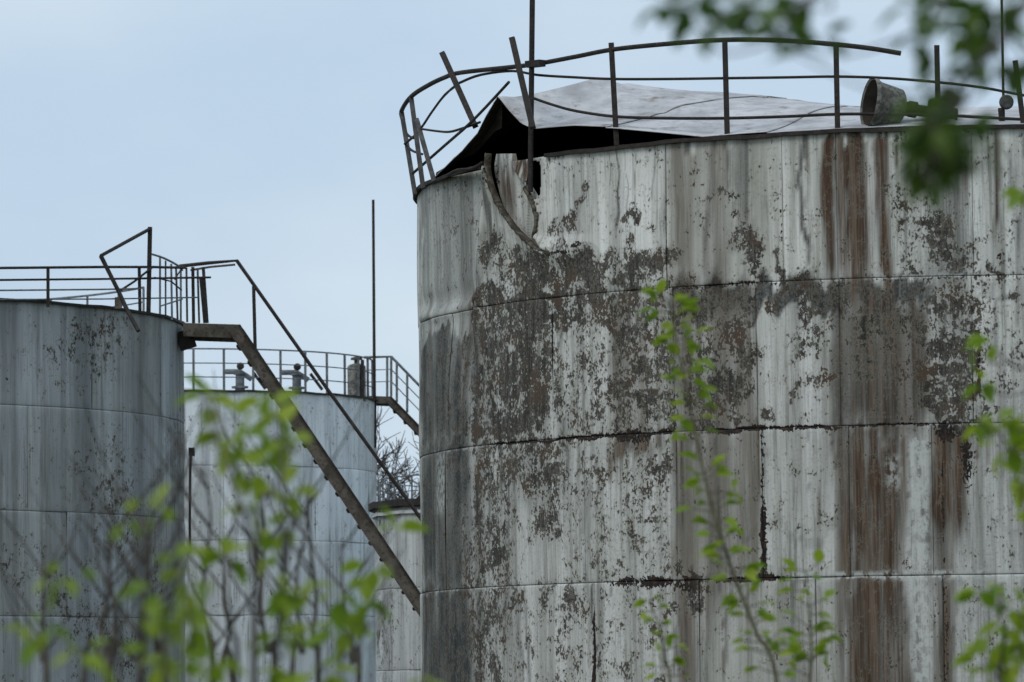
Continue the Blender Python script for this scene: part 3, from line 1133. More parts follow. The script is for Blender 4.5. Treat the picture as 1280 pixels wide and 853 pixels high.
MB().bar(ha + ax * 0.62 + Vector((0, 0, 0.10)), ha + ax * 0.82 + Vector((0, 0, 0.10)), 0.1, 0.06).build('lever', M_DARK, horn, False)
MB().tube([ha + ax * 0.04 + Vector((0, 0, -0.205)), ha + ax * 0.22 + Vector((0, 0, -0.205))], 0.038, 10).build('horn_foot', M_PALE, horn)
MB().lathe(ha + ax * 0.40 + Vector((0, 0, -0.27)), (0, 0, 1), ((0.0, 0.0), (0.0, 0.12), (0.06, 0.11), (0.12, 0.08), (0.15, 0.0)), 14).build('horn_saddle', M_PALE, horn)

# ---- generic tanks ----------------------------------------------------------
def gen_wear(seed, dmax, gmax, bmax, base_d=0.12, g0=0.2):
    def wfun(s, z, ph):
        a = np.sin(s * 1.3 + seed + 2 * np.sin(z * 0.9 + seed * 2)) * np.sin(z * 1.4 + s * 0.5 + seed)
        b = np.sin(s * 3.7 + seed * 1.3 + np.sin(z * 0.4)) * 0.6 + np.sin(s * 8.9 + seed) * 0.4
        c = np.sin(s * 2.3 + seed * 3.1)
        d = np.clip(base_d + dmax * a, 0, 1)
        g = np.clip(g0 + gmax * b, 0, 1)
        bb = np.clip(bmax * c * (0.6 + 0.4 * b), 0, 1)
        k = 0.45 * np.clip(1 - np.abs((z / 1.5) % 1.0) / 0.02, 0, 1)
        one = np.ones_like(s)
        t = 0.5 + 0.5 * math.sin(ph * 3.3)
        return np.stack([d, g, bb, one], -1), np.stack([k, one * t * 0.6, one * 0, one], -1)
    return wfun


def build_tank(name, label, T_, mat, course, width, res, seed, wear, group=None, roof_h=0.35, curb=M_DARK):
    root = thing(name, label, 'tank', (T_.c.x, T_.c.y, 0), group)
    T_.wear = wear
    z = T_.zt
    i = 0
    while z > 0.05:
        z0 = z - course if z - course > 0.5 else 0.0
        st = -math.pi + (0.37 * i + seed) * width / T_.R
        n = max(4, round(2 * math.pi * T_.R / width))
        for k in range(n):
            a, b = st + 2 * math.pi * k / n, st + 2 * math.pi * (k + 1) / n
            a_ = (a + math.pi) % (2 * math.pi) - math.pi
            front = abs((a_ + b - a) % (2 * math.pi)) < 2.0 or abs(a_) < 2.0
            plate(T_, root, a_, a_ + (b - a), z0, z, mat, res if front else 0.3)
        z = z0
        i += 1
    curb_ring(T_, root, T_.zt, 0, 2 * math.pi, 96, curb)
    v, f = [], []                                         # low cone roof
    n, m = 96, 8
    for j_ in range(m + 1):
        r = (T_.R - 0.03) * (1 - j_ / m) + 0.02
        for k in range(n):
            v.append(T_.pt(2 * math.pi * k / n, r, T_.zt - 0.02 + roof_h * (j_ / m)))
    for j_ in range(m):
        for k in range(n):
            f.append((j_ * n + k, j_ * n + (k + 1) % n, (j_ + 1) * n + (k + 1) % n, (j_ + 1) * n + k))
    o = mesh('roof', v, f, M_ROOF, root)
    if o.data.polygons[0].normal.z < 0:
        o.data.flip_normals()
    return root


def ring_rail(T_, root, r, z, h, t0, t1, n_post, mids, mat, rr=0.02, post=0.04):
    n = max(8, int((t1 - t0) * T_.R / 0.4))
    g = MB().tube(ring_pts(T_, r, z + h, t0, t1, n), rr, 6).build('guard_rail', mat, root)
    for m_ in mids:
        MB().tube(ring_pts(T_, r, z + h * m_, t0, t1, n), rr * 0.7, 5).build('mid_rail', mat, g)
    for k in range(n_post + 1):
        t = t0 + (t1 - t0) * k / n_post
        MB().bar(T_.pt(t, r, z - 0.03), T_.pt(t, r, z + h), post, post, T_.tw).build('post', mat, g, False)
    return g


# left tank, cut by the frame
LTK = Tank(-11.17, 72.8, 6.16)
LTK.zt = LTK.hit(195, 394)[1]
tank2 = build_tank('storage_tank', 'dark grey streaked tank at the left with bent rails on top', LTK, M_LEFT, 1.5, 2.0, 0.07, 1.0,
                   gen_wear(1.7, 0.32, 0.42, 0.22, 0.10, g0=0.18))
g2 = ring_rail(LTK, tank2, LTK.R - 0.12, LTK.zt, 0.82, 1.9, 4.2, 16, (0.72, 0.45), M_GREY, 0.018, 0.035)
YL = 72.4
# front part of the rail, by the stair head
gf2 = MB().tube([P(-80, 336, YL - 5.2), P(128, 334, YL - 3.4), P(190, 334, YL - 2.4), P(232, 335, YL - 1.4)], 0.022, 6).build('guard_rail', M_DARK, tank2)
MB().tube([P(-80, 351, YL - 5.2), P(128, 349, YL - 3.4), P(195, 348, YL - 2.4), P(263, 347, YL - 1.2)], 0.018, 6).build('mid_rail', M_DARK, gf2)
MB().tube([P(-80, 375, YL - 5.2), P(128, 374, YL - 3.4), P(190, 373, YL - 2.4), P(246, 372, YL - 1.4)], 0.012, 6).build('mid_rail', M_GREY, gf2)
for (x, yt, x2, yb) in ((174, 335, 175, 392), (241, 334, 242, 404), (251, 348, 256, 404), (254, 334, 259, 404), (60, 336, 60, 384)):
    dd = YL - 1.3 if x > 200 else (YL - 2.6 if x > 100 else YL - 4.0)
    MB().bar(P(x, yt, dd), P(x2, yb, dd), 0.045, 0.045, LTK.tw).build('post', M_DARK, gf2, False)
for (x, yt, x2, yb) in ((200, 322, 200, 396), (214, 330, 215, 400), (226, 335, 226, 402)):
    MB().bar(P(x, yt, YL - 1.2), P(x2, yb, YL - 1.2), 0.03, 0.03, LTK.tw).build('post', M_GREY, gf2, False)
MB().tube(smooth_path([P(190, 318, YL - 2.2), P(205, 323, YL - 1.9), P(222, 332, YL - 1.4), P(228, 338, YL - 1.2)]), 0.016, 6).build('mid_rail', M_GREY, gf2)
MB().tube([P(151, 363, YL - 3), P(168, 352, YL - 2.8), P(191, 334, YL - 2.6)], 0.017, 6).build('brace', M_DARK, gf2)
for (x, yt, x2, yb, w_) in ((207, 326, 207, 398, 0.025), (220, 333, 222, 401, 0.03), (233, 335, 234, 403, 0.03), (247, 336, 249, 404, 0.03)):
    MB().bar(P(x, yt, YL - 1.0), P(x2, yb, YL - 1.0), w_, w_, LTK.tw).build('post', M_DULL, gf2, False)
MB().tube([P(-80, 364, YL - 5.2), P(128, 362, YL - 3.4), P(175, 361, YL - 2.7)], 0.014, 6).build('mid_rail', M_GREY, gf2)
MB().tube([P(193, 347, YL - 2.2), P(214, 352, YL - 1.8), P(227, 363, YL - 1.5)], 0.012, 6).build('brace', M_DULL, gf2)
MB().tube([P(229, 333, YL - 1.5), P(218, 350, YL - 1.5)], 0.012, 6).build('brace', M_DULL, gf2)
MB().tube([P(200, 383, YL - 1.8), P(228, 374, YL - 1.5)], 0.012, 6).build('brace', M_GREY, gf2)
MB().bar(P(187.5, 284, YL - 2.6), P(185.5, 393, YL - 2.6), 0.062, 0.062, LTK.tw).build('tall_post', M_DARK, gf2, False)
MB().tube([P(188, 286, YL - 2.6), P(126, 320, YL - 3.6)], 0.026, 6).build('bent_rail', M_DARK, gf2)
MB().tube([P(126, 320, YL - 3.6), P(148, 364, YL - 3.6), P(158, 386, YL - 3.7), P(173, 414, YL - 3.9)], 0.036, 6, 0.03).build('bent_rail', M_DARK, gf2)
MB().bar(P(148, 386, YL - 3.2), P(148, 372, YL - 3.2), 0.10, 0.10).build('hatch_stub', M_RUST, tank2, False)
o = MB()
o.tube(jagged([P(239, 563, YL - 0.3), P(238.5, 590, YL - 0.3), P(238, 640, YL - 0.3), P(237.5, 690, YL - 0.3)], 0.01, rnd), 0.02, 6)
o.build('cable', M_DARK, tank2)
MB().bar(P(239.5, 560, YL - 0.3), P(239.5, 570, YL - 0.3), 0.09, 0.09).build('cable_bracket', M_DARK, tank2, False)

# back tank
BTK = Tank(-6.85, 100.0, 4.0)
BTK.zt = BTK.hit(300, 489)[1]
tank3 = build_tank('storage_tank', 'pale blue tank in the background behind the sloping stair', BTK, M_BACK, 1.5, 2.1, 0.09, 2.0,
                   gen_wear(4.2, 0.12, 0.25, 0.2, 0.03, g0=0.02))
g3 = ring_rail(BTK, tank3, BTK.R - 0.06, BTK.zt, 0.85, -1.2, 1.45, 17, (0.66, 0.33), M_GREY, 0.017, 0.05)
pa, pb = P(466.5, 250, 99.6), P(468.5, 560, 99.6)
MB().tube([pa, pb], 0.03, 8, 0.036).build('lightning_rod', M_DARK, tank3)
for (x0, yb, sc) in ((300, 490, 1.0), (371, 491, 1.0)):
    base = P(x0, yb - 2, 97.5)
    vmb = MB().lathe(base - Vector((0, 0, 0.1)), (0, 0, 1), ((0, 0.0), (0, 0.10), (0.14, 0.10), (0.14, 0.17), (0.18, 0.17), (0.18, 0.09), (0.42, 0.09), (0.42, 0.13), (0.45, 0.13), (0.45, 0.0)), 14).build('valve_body', M_GREY, tank3)
    MB().tube([base + Vector((-0.34, 0, 0.38)), base + Vector((0, 0, 0.38)), base + Vector((0.24, 0, 0.22))], 0.055, 10).build('valve_arm', M_GREY, vmb)
    MB().lathe(base + Vector((0.02, -0.16, 0.48)), (0.2, -1, 0), ((-0.03, 0.0), (-0.03, 0.075), (0.03, 0.075), (0.05, 0.03), (0.05, 0.0)), 12).build('valve_cap', M_DARK, vmb)
    MB().tube([base + Vector((0.28, 0, 0.35)), base + Vector((0.52, 0, 0.02))], 0.035, 6).build('lever', M_DARK, vmb)
base = P(446, 496, 98.8)
vc = MB().lathe(base - Vector((0, 0, 0.1)), (0, 0, 1), ((0, 0), (0, 0.19), (0.72, 0.19), (0.76, 0.15), (0.8, 0.0)), 18).build('vent_drum', M_HORN, tank3)
MB().lathe(base + Vector((0, 0, 0.68)), (0, 0, 1), ((0, 0.05), (0.08, 0.05), (0.08, 0.12), (0.12, 0.12), (0.16, 0.0)), 12).build('drum_cap', M_RUST, vc)
MB().bar(P(453, 497, 98.6), P(453, 450, 98.6), 0.07, 0.07).build('dark_post', M_DARK, tank3, False)

# low tank between the back tank and the main one
WTK = Tank(1.12, 84.0, 3.55)
WTK.zt = WTK.hit(505, 633)[1]
tank4 = build_tank('storage_tank', 'low cream tank glimpsed in the gap under the sloping stair', WTK, M_LOW, 1.4, 1.6, 0.09, 3.0,
                   gen_wear(2.9, 0.3, 0.3, 0.1, 0.10, g0=0.05), curb=M_RUST)
ring_rail(WTK, tank4, WTK.R - 0.06, WTK.zt, 0.52, -2.4, 1.6, 22, (0.5,), M_GREY, 0.012, 0.03)
curb_ring(WTK, tank4, WTK.zt + 0.10, 0, 2 * math.pi, 96, M_DARK, 0.10, 0.11)
curb_ring(WTK, tank4, WTK.zt - 0.09, 0, 2 * math.pi, 96, M_PALE, 0.04, 0.05)


# ------------------------------------------------------------------ staircases
def stair(label, head0, head1, foot, Y0, Y1, mat, hand, depth, posts, tread_n, floor_h, rail_mat, extra=None):
    """head0-head1: level landing beside a tank, head1-foot: sloping flight (photo points), Y0/Y1 the two sides"""
    base = P(*foot, (Y0 + Y1) / 2)
    root = thing('steel_staircase', label, 'staircase', (base.x, base.y, 0))
    for Y in (Y0, Y1):
        a, b, c = P(*head0, Y0), P(*head1, Y0), P(*foot, Y0)
        sh = Vector((0, Y - Y0, 0))
        a, b, c = a + sh, b + sh, c + sh
        d = (c - b).normalized()
        nrm = Vector((-d.z, 0, d.x))
        if nrm.z < 0:
            nrm = -nrm
        w = depth
        t = 0.05
        mid = (nrm + Vector((0, 0, 1))).normalized()
        mid = mid / mid.dot(nrm)
        ends = c + d * 0.0
        v = []
        for yy in (-t / 2, t / 2):
            o_ = Vector((0, yy, 0))
            v += [a + o_, b + o_, ends + o_, ends - nrm * w + o_, b - mid * w + o_, a - Vector((0, 0, w)) + o_]
        f = [(0, 1, 4, 5), (1, 2, 3, 4), (11, 10, 7, 6), (10, 9, 8, 7), (0, 6, 7, 1), (1, 7, 8, 2), (2, 8, 9, 3), (3, 9, 10, 4), (4, 10, 11, 5), (5, 11, 6, 0)]
        MB().add(v, f).build('stringer', mat, root, False)
        for off, fm in ((0.010, M_DARK), (w - 0.012, mat)):
            e = Vector((0, -0.05 if Y == Y0 else 0.05, 0))
            MB().bar(b - nrm * off + e, c - nrm * off + e, 0.06, 0.03 if fm is M_DARK else 0.016, nrm).build('stringer_flange', fm, root, False)
    a, b, c = P(*head0, Y0), P(*head1, Y0), P(*foot, Y0)
    d = c - b
    nn_ = d.normalized()
    nrm = Vector((-nn_.z, 0, nn_.x))
    if nrm.z < 0:
        nrm = -nrm
    for k in range(1, tread_n):
        p = b + d * (k / tread_n) - nrm * (depth * 0.62)
        MB().bar(p + Vector((0, 0.03, 0)), p + Vector((0, Y1 - Y0 - 0.03, 0)), 0.24, 0.035).build('tread', M_DARK, root, False)
    lz = Vector((0, 0, -0.03))
    MB().bar(a + lz + Vector((0, (Y1 - Y0) / 2, 0)), b + lz + Vector((0, (Y1 - Y0) / 2, 0)), Y1 - Y0 - 0.06, 0.03).build('landing', M_DARK, root, False)
    hp = [P(x, y, Y0) for x, y in hand]
    h = MB().tube(hp, 0.028, 8).build('handrail', rail_mat, root)
    for (x0, y0, x1, y1) in posts:
        MB().bar(P(x0, y0, Y0), P(x1, y1, Y0), 0.05, 0.05, Vector((0, -1, 0))).build('post', rail_mat, h, False)
    if extra:
        extra(root, h)
    return root


FY = 72.0
# bottom of the flight, at ground level behind the main tank
slope = (735 - 407) / (520 - 300)
gx = 300 + (P(0, 407, FY).z - 0.0) / 72.0 * FPX / slope


def ex1(root, h):
    MB().tube([P(238, 338, FY + 0.9), P(262, 334, FY + 0.9), P(294, 331, FY + 0.9)], 0.018, 6).build('handrail', M_RUST, root)
    MB().bar(P(229, 414, FY + 0.2), P(236, 436, FY + 0.2), 0.25, 0.14, Vector((0, -1, 0))).build('bracket', M_DARK, root, False)
    for (x, y) in ((240, 428), (268, 421), (296, 417)):
        pass


stair('rusty brown sloping steel stair with a single bent handrail', (229, 404), (300, 406), (gx, 406 + (gx - 300) * slope),
      FY, FY + 0.85, M_RUST, [(224, 333), (260, 329), (296, 326), (408, 485), (520, 640), (gx + 10, 640 + (gx - 510) * slope * 0.985)], 0.20,
      [(317, 358, 319, 437), (560, 698, 560, 790), (660, 838, 660, 940)], 30, 0.0, M_DARK, ex1)

BY = 99.7
gx2 = 490 + (P(0, 497, BY).z) / 99.7 * FPX / 1.03
stair('small pale-railed stair leaving the background tank', (458, 495), (489, 496), (gx2, 496 + (gx2 - 490) * 1.03),
      BY, BY + 0.8, M_RUST, [(455, 447), (489, 446), (gx2, 446 + (gx2 - 490) * 1.03)], 0.15,
      [(489, 446, 489, 496), (496, 453, 496, 503), (509, 466, 509, 516), (484, 447, 484, 496)], 36, 0.0, M_GREY,
      lambda root, h: [MB().tube([P(457, 447 + o_, BY), P(489, 446 + o_, BY), P(gx2, 446 + o_ + (gx2 - 490) * 1.03, BY)], 0.012, 6).build('mid_rail', M_GREY, h) for o_ in (16, 31)])

# ------------------------------------------------------------------ plants
q = NT('leaf_green')
oi = q.n('ShaderNodeObjectInfo')
lc = q.mix(oi.outputs['Random'], (0.135, 0.225, 0.022), (0.29, 0.36, 0.032))
tr_ = q.n('ShaderNodeBsdfTranslucent')
q.put(tr_.inputs['Color'], q.mix(oi.outputs['Random'], (0.20, 0.34, 0.02), (0.38, 0.48, 0.035)))
ms = q.n('ShaderNodeMixShader')
ms.inputs[0].default_value = 0.42
q.done(lc, 0.5)
q.put(ms.inputs[1], q.b.outputs[0])
q.put(ms.inputs[2], tr_.outputs[0])
q.put(q.out.inputs['Surface'], ms.outputs[0])
M_LEAF = q.m
q = NT('dark_backlit_leaf_green')  # dark green overhanging leaves, backlit dimness put into the colour
oi = q.n('ShaderNodeObjectInfo')
lc = q.mix(oi.outputs['Random'], (0.042, 0.085, 0.012), (0.10, 0.165, 0.018))
tr_ = q.n('ShaderNodeBsdfTranslucent')
q.put(tr_.inputs['Color'], q.mix(oi.outputs['Random'], (0.05, 0.12, 0.015), (0.10, 0.20, 0.02)))
ms = q.n('ShaderNodeMixShader')
ms.inputs[0].default_value = 0.35
q.done(lc, 0.5)
q.put(ms.inputs[1], q.b.outputs[0])
q.put(ms.inputs[2], tr_.outputs[0])
q.put(q.out.inputs['Surface'], ms.outputs[0])
M_LEAF2 = q.m
M_BARK = metal('bark', (0.055, 0.048, 0.042), (0.10, 0.088, 0.075), (0.035, 0.03, 0.027), 20.0, 0.9)
M_GSTEM = metal('green_stem', (0.10, 0.10, 0.045), (0.075, 0.065, 0.04), (0.06, 0.05, 0.035), 20.0, 0.8)


def leaf_mesh(name, mat, curl):
    outline = [(0.0, 0.0), (0.18, 0.22), (0.42, 0.31), (0.68, 0.24), (0.88, 0.10), (1.0, 0.0)]
    v, f = [], []
    for (t, w) in outline:
        z = -curl * t * t
        v += [(t, -w, z + w * 0.35), (t, 0, z), (t, w, z + w * 0.35)]
    for i in range(len(outline) - 1):
        a = i * 3
        f += [(a, a + 1, a + 4, a + 3), (a + 1, a + 2, a + 5, a + 4)]
    me = bpy.data.meshes.new(name)
    me.from_pydata(v, [], f)
    me.materials.append(mat)
    me.polygons.foreach_set('use_smooth', [True] * len(f))
    return me


LEAVES = [leaf_mesh('leaf', M_LEAF, c) for c in (0.1, 0.25, 0.4)]
LEAVES2 = [leaf_mesh('leaf', M_LEAF2, c) for c in (0.1, 0.25, 0.4)]


def add_leaf(root, base, p, direction, size, rg, meshes):
    o = bpy.data.objects.new('leaf', rg.choice(meshes))
    COL.objects.link(o)
    o.parent = root
    o.location = p - base
    qd = direction.to_track_quat('X', 'Z')
    o.rotation_mode = 'QUATERNION'
    o.rotation_quaternion = qd @ Matrix.Rotation(rg.uniform(-0.9, 0.9), 4, 'X').to_quaternion()
    o.scale = (size, size, size)


def plant(name, label, cat, stems, clusters, depth, seed, size, leafset, stem_r=0.012, bark=None, spread=0.25, group=None, off_root=None):
    """stems: photo polylines starting low; clusters: (x, y, radius, leaves) tufts joined to the nearest stem by a twig"""
    rg = random.Random(seed)
    bark = bark or M_BARK
    first = P(*stems[0][0], depth)
    base = Vector((first.x, first.y, 0)) if off_root is None else Vector(off_root)
    root = thing(name, label, cat, base, group)
    samples = []
    for si, st in enumerate(stems):
        dd = depth + rg.uniform(-spread, spread)
        pts = [P(x, y, dd + 0.12 * math.sin(k * 1.7 + si)) for k, (x, y) in enumerate(st)]
        if si == 0 or len(st) > 2:
            g0 = base + Vector((rg.uniform(-0.12, 0.12), rg.uniform(-0.1, 0.1), -0.03))
            if off_root is None:
                mid = (g0 + pts[0]) / 2 + Vector((rg.uniform(-0.05, 0.05), 0, 0))
                pts = [g0, mid] + pts
        path = smooth_path(pts, 6)
        k0 = 1.0 if si == 0 else 0.75
        MB().tube(path, stem_r * k0, 6, stem_r * 0.22).build('stem', bark, root)
        samples += path[len(path) // 4:]
    for (x, y, rad, n) in clusters:
        cpt = P(x, y, depth + rg.uniform(-spread, spread))
        near = min(samples, key=lambda s: (s - cpt).length + (0.3 if s.z > cpt.z else 0))
        mid = (near + cpt) / 2 + Vector((rg.uniform(-0.03, 0.03), rg.uniform(-0.03, 0.03), -0.02))
        tw = smooth_path([near, mid, cpt], 5)
        MB().tube(tw, stem_r * 0.28, 5, stem_r * 0.12).build('twig', bark, root)
        rm = rad * depth / FPX
        for k in range(int(n * (1.35 if leafset is LEAVES2 else 1.2) + 0.5)):
            u = rg.random()
            t0 = tw[min(len(tw) - 1, int(len(tw) * (0.55 + 0.45 * u)))]
            d = Vector((rg.gauss(0, 1), rg.gauss(0, 1), rg.gauss(0, 0.8))).normalized()
            p = cpt + Vector((d.x * rm, d.y * rm, d.z * rm)) * (rg.random() ** 0.6)
            add_leaf(root, base, p, (d + Vector((0, 0, -0.25))).normalized(), size * rg.uniform(0.65, 1.2), rg, leafset)
            if k % 3 == 0:
                MB().tube([t0, p], stem_r * 0.10, 4).build('twig', bark, root)
    return root


# sapling in front of the main tank, leaves in pairs along a leaning stem
def sapling(label, stem, depth, seed, size, n_pairs, start, group, side=0.05):
    rg = random.Random(seed)
    pts = [P(x, y, depth + 0.02 * i) for i, (x, y) in enumerate(stem)]
    base = Vector((pts[0].x + (pts[0].x - pts[1].x) * 3.0, pts[0].y, 0))
    root = thing('sapling', label, 'sapling', base, group)
    path = smooth_path([base + Vector((0, 0, -0.05)), (base + pts[0]) / 2 + Vector((-0.03, 0, 0))] + pts, 10)
    MB().tube(path, 0.0085, 7, 0.0022).build('stem', M_GSTEM, root)
    n = len(path)
    for k in range(n_pairs):
        t = start + (1 - start) * k / (n_pairs - 1)
        i = min(n - 1, int(t * (n - 1)))
        p = path[i]
        for s in (-1, 1):
            if rg.random() < 0.12:
                continue
            ln = side * rg.uniform(0.3, 1.25) * (1.2 - 0.5 * t)
            d = Vector((s * rg.uniform(0.5, 1), rg.uniform(-0.7, 0.7), rg.uniform(0.0, 0.7))).normalized()
            e = p + d * ln
            MB().tube([p, e], 0.0022, 4, 0.0012).build('twig', M_GSTEM, root)
            for m_ in range(rg.choice((1, 2, 2, 3))):
                dd = (d + Vector((rg.gauss(0, 0.6), rg.gauss(0, 0.6), rg.gauss(0, 0.4) - 0.15))).normalized()
                add_leaf(root, base, e - d * ln * rg.uniform(0, 0.5), dd, size * rg.uniform(0.7, 1.2), rg, LEAVES)
    return root


SG = 'young leafy saplings in front of the tanks'
sapling('tall leaning green sapling in front of the rusted main tank', [(972, 860), (945, 790), (915, 712), (892, 640), (873, 560), (857, 480), (846, 425), (838, 378)], 15.0, 11, 0.056, 44, 0.24, SG, 0.080)
sapling('short upright green sapling right of the leaning one', [(1012, 862), (1014, 820), (1012, 770), (1008, 715)], 16.0, 5, 0.058, 13, 0.42, SG, 0.075)
sapling('faint short sapling left of the leaning one, low at frame bottom', [(838, 870), (832, 830), (826, 790), (812, 752)], 16.5, 8, 0.045, 8, 0.45, SG, 0.06)

plant('shrub', 'multi-stemmed green shrub blurred before the pale blue background tank', 'shrub',
      [[(318, 860), (320, 760), (316, 690), (300, 630), (276, 570), (262, 510)],
       [(346, 862), (352, 760), (354, 660), (352, 580), (346, 520)],
       [(296, 862), (290, 790), (284, 730), (292, 660), (300, 600)],
       [(358, 700), (372, 660), (388, 620)],
       [(322, 690), (340, 620), (352, 590)]],
      [(262, 498, 20, 6), (292, 522, 24, 7), (338, 512, 22, 6), (352, 552, 26, 9), (300, 560, 26, 6), (322, 586, 26, 7), (282, 545, 20, 5), (306, 628, 16, 4), (352, 618, 18, 5),
       (352, 662, 12, 4), (278, 694, 18, 5), (352, 740, 15, 6), (350, 798, 18, 7), (380, 740, 16, 4), (330, 540, 24, 6), (362, 848, 18, 6), (330, 700, 14, 3)],
      9.0, 21, 0.054, LEAVES, 0.009, group='blurred shrubs in the foreground')
plant('shrub', 'loose blurred shrub before the dark grey left tank', 'shrub',
      [[(205, 865), (208, 790), (214, 720), (222, 660)],
       [(150, 865), (148, 800), (160, 720), (176, 650)],
       [(236, 865), (240, 800), (232, 740), (236, 690)]],
      [(198, 634, 16, 3), (156, 650, 16, 3), (192, 732, 22, 5), (236, 718, 24, 6), (206, 700, 18, 3), (195, 775, 20, 5), (232, 836, 24, 8), (262, 832, 18, 5), (196, 818, 20, 5), (232, 772, 20, 5), (246, 800, 18, 4), (214, 756, 16, 3), (80, 720, 26, 5), (50, 790, 26, 6), (100, 820, 24, 5)],
      7.8, 31, 0.048, LEAVES, 0.006, group='blurred shrubs in the foreground')
plant('shrub', 'low blurred shrub between the blue tank and the dark main tank edge', 'shrub',
      [[(424, 870), (440, 820), (470, 770), (500, 727)],
       [(462, 870), (470, 800), (486, 740), (498, 690)],
       [(400, 872), (406, 840), (420, 800)]],
      [(432, 788, 22, 9), (446, 758, 18, 5), (462, 742, 16, 4), (400, 846, 22, 9), (464, 704, 14, 3), (492, 664, 16, 4), (424, 744, 14, 3), (540, 852, 16, 4)],
      9.5, 41, 0.054, LEAVES, 0.0048, group='blurred shrubs in the foreground')
plant('shrub', 'bushy green shrub entering at the lower right edge', 'shrub',
      [[(1300, 880), (1296, 800), (1300, 700), (1308, 600), (1300, 520), (1285, 430)],
       [(1250, 880), (1252, 830), (1256, 780), (1250, 740)],
       [(1302, 640), (1280, 590), (1250, 545)],
       [(1303, 520), (1270, 460), (1225, 430)]],
      [(1228, 742, 14, 4), (1252, 782, 24, 10), (1274, 766, 20, 8), (1228, 828, 22, 10), (1268, 826, 26, 12), (1246, 848, 22, 9), (1278, 800, 20, 7),
       (1240, 532, 18, 8), (1262, 556, 22, 9), (1274, 598, 18, 7), (1222, 528, 14, 5), (1268, 530, 18, 7), (1278, 640, 12, 4), (1208, 426, 10, 3), (1226, 480, 10, 3), (1240, 430, 8, 2), (1282, 240, 10, 3), (1300, 560, 20, 8), (1310, 640, 20, 8)],
      11.0, 51, 0.056, LEAVES, 0.008, group='blurred shrubs in the foreground')

# bare brush in front of the left and back tanks
for bi, (lab, xs_, depth, seed) in enumerate((
        ('bare grey twiggy bush in front of the dark left tank', (140, 160, 178, 196, 120, 60), 13.0, 3),
        ('thin bare brush beneath the sloping stair', (262, 284, 336, 372, 395, 440), 14.0, 9))):
    rg = random.Random(seed)
    b0 = P(sum(xs_) / len(xs_), 870, depth)
    root = thing('bare_bush', lab, 'bush', (b0.x, b0.y, 0), 'bare bushes')
    for x in xs_:
        dd = depth + rg.uniform(-0.5, 0.5)
        lean = rg.uniform(-26, 30)
        top = rg.uniform(560, 690)
        g0 = P(x - lean, 870, dd)
        pts = [Vector((g0.x * 0.7 + b0.x * 0.3, dd, -0.03)), g0]
        for k in range(1, 6):
            pts.append(P(x + lean * (k / 5) + rg.uniform(-7, 7), 870 + (top - 870) * k / 5, dd))
        path = smooth_path(pts, 5)
        MB().tube(path, 0.010, 6, 0.002).build('stem', M_BARK, root)
        for k in range(7):
            i = rg.randint(10, len(path) - 2)
            s = rg.choice((-1, 1))
            L_ = rg.uniform(0.1, 0.32)
            p = path[i]
            e1 = p + Vector((s * L_ * 0.35, rg.uniform(-0.1, 0.1), L_ * 0.5))
            e2 = p + Vector((s * L_ * rg.uniform(0.4, 0.8), rg.uniform(-0.15, 0.15), L_ * 1.1))
            MB().tube(smooth_path([p, e1, e2], 4), 0.0042, 5, 0.0012).build('twig', M_BARK, root)

# tree at the right whose branch hangs into the top of the picture
TX = P(1500, 200, 5.6)
tbase = Vector((TX.x, 5.6, 0))
tree = plant('overhanging_tree', 'tree at the right edge whose dark blurred leaves hang into the sky', 'tree',
             [[(1330, -60), (1270, -40), (1180, -40), (1080, -30), (960, -35), (860, -30), (815, -25)],
              [(1330, -60), (1280, 10), (1240, 60), (1200, 100), (1176, 150), (1168, 200)],
              [(1060, -32), (1000, 10), (975, 50)],
              [(1230, -40), (1170, 10), (1150, 40)]],
             [(836, 8, 16, 5), (872, 14, 18, 7), (906, 24, 22, 8), (958, 14, 24, 9), (978, 36, 16, 5), (998, 70, 9, 2), (1030, 48, 10, 2), (880, 34, 12, 3), (930, 6, 18, 5), (1000, 6, 14, 4),
              (1140, 6, 18, 4), (1182, 18, 24, 7), (1206, 44, 20, 6), (1236, 12, 24, 8), (1160, 56, 12, 3), (1214, 88, 16, 4), (1182, 90, 12, 3), (1252, 44, 20, 5), (1272, 78, 14, 3), (1262, 8, 18, 5), (1140, 48, 10, 2), (1200, 100, 16, 3),
              (1162, 150, 20, 12), (1176, 176, 24, 16), (1160, 200, 20, 14), (1192, 196, 22, 12), (1150, 134, 14, 5), (1216, 184, 18, 6), (1174, 222, 10, 3), (1230, 200, 14, 3)],
             5.9, 61, 0.040, LEAVES2, 0.0085, spread=0.2, off_root=tbase)
top = P(1480, -160, 5.6)
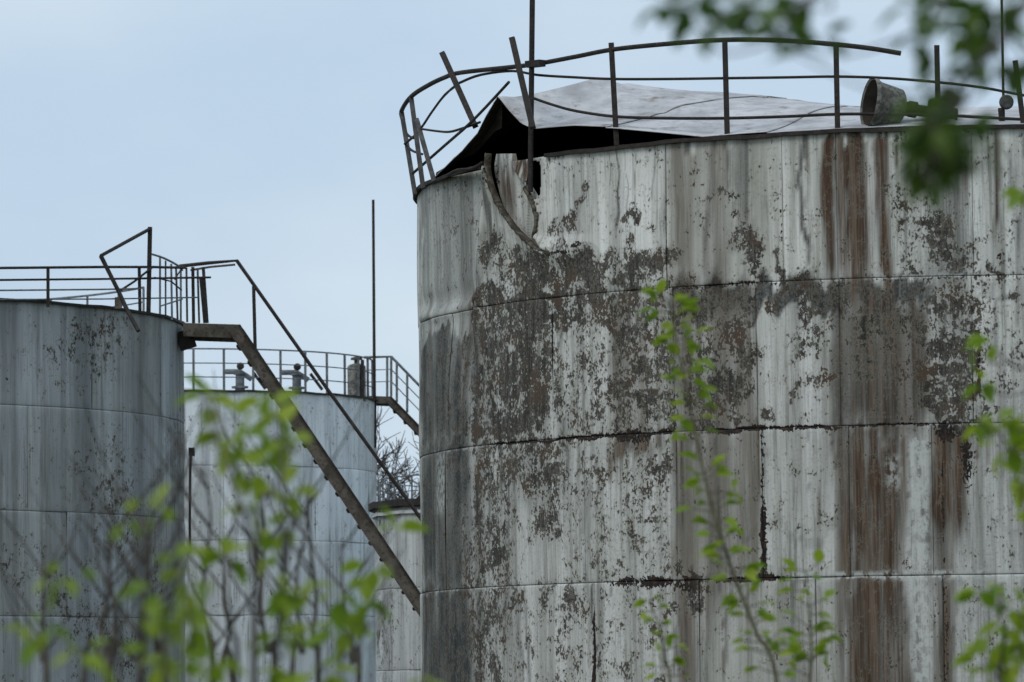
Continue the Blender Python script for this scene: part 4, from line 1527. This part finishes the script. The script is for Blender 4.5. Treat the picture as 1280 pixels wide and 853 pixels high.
MB().tube(smooth_path([tbase + Vector((0, 0, -0.05)), tbase + Vector((0.05, 0.05, 1.2)), Vector((top.x, top.y, top.z)), Vector((top.x + 0.1, top.y + 0.1, 4.4))], 8), 0.075, 12, 0.03).build('trunk', M_BARK, tree)
j1 = P(1330, -60, 5.6)
MB().tube(smooth_path([Vector((top.x, top.y, top.z - 0.25)), (top + j1) / 2 + Vector((0, 0, 0.02)), j1], 6), 0.026, 8, 0.011).build('limb', M_BARK, tree)


# bare trees far behind, seen through the gap beside the main tank
def bare_tree(label, x, Y, height, seed, group):
    rg = random.Random(seed)
    b = P(x, 600, Y)
    base = Vector((b.x, Y, 0))
    root = thing('bare_tree', label, 'tree', base, group)
    crown = MB()
    trunk = MB()
    th = height * 0.3
    trunk.tube([base - Vector((0, 0, 0.1)), base + Vector((0.1, 0, th * 0.5)), base + Vector((0.05, 0.1, th))], 0.17, 8, 0.12)

    def grow(p, d, ln, r, lvl):
        mid = p + d * ln * 0.5 + Vector((rg.gauss(0, 0.05), rg.gauss(0, 0.05), 0)) * ln
        e = p + d * ln + Vector((rg.gauss(0, 0.06), rg.gauss(0, 0.06), 0.03)) * ln
        crown.tube([p, mid, e], r, 5 if lvl < 2 else 3, r * 0.6, cap=False)
        if lvl >= 5:
            return
        n = 3 if lvl < 4 else 4
        for k in range(n):
            nd = (d + Vector((rg.gauss(0, 0.5), rg.gauss(0, 0.5), rg.gauss(0.1, 0.35)))).normalized()
            st = p + (e - p) * rg.uniform(0.5, 1.0) if k else e
            grow(st, nd, ln * rg.uniform(0.6, 0.85), max(0.014, r * 0.6), lvl + 1)

    tp = base + Vector((0.05, 0.1, th))
    for k in range(4):
        a = 2 * math.pi * k / 4 + rg.random()
        grow(tp - Vector((0, 0, rg.uniform(0, 0.8))), Vector((0.45 * math.cos(a), 0.45 * math.sin(a), 1)).normalized(), height * 0.21, 0.085, 0)
    trunk.build('trunk', M_BARK, root)
    crown.build('crown', M_BARK, root, smooth=False)


BG_ = 'bare trees behind the tanks'
bare_tree('bare twiggy tree behind the gap beside the main tank', 505, 128, 10.5, 2, BG_)
bare_tree('second bare tree farther back, mostly behind the rusted main tank', 548, 140, 9.5, 4, BG_)
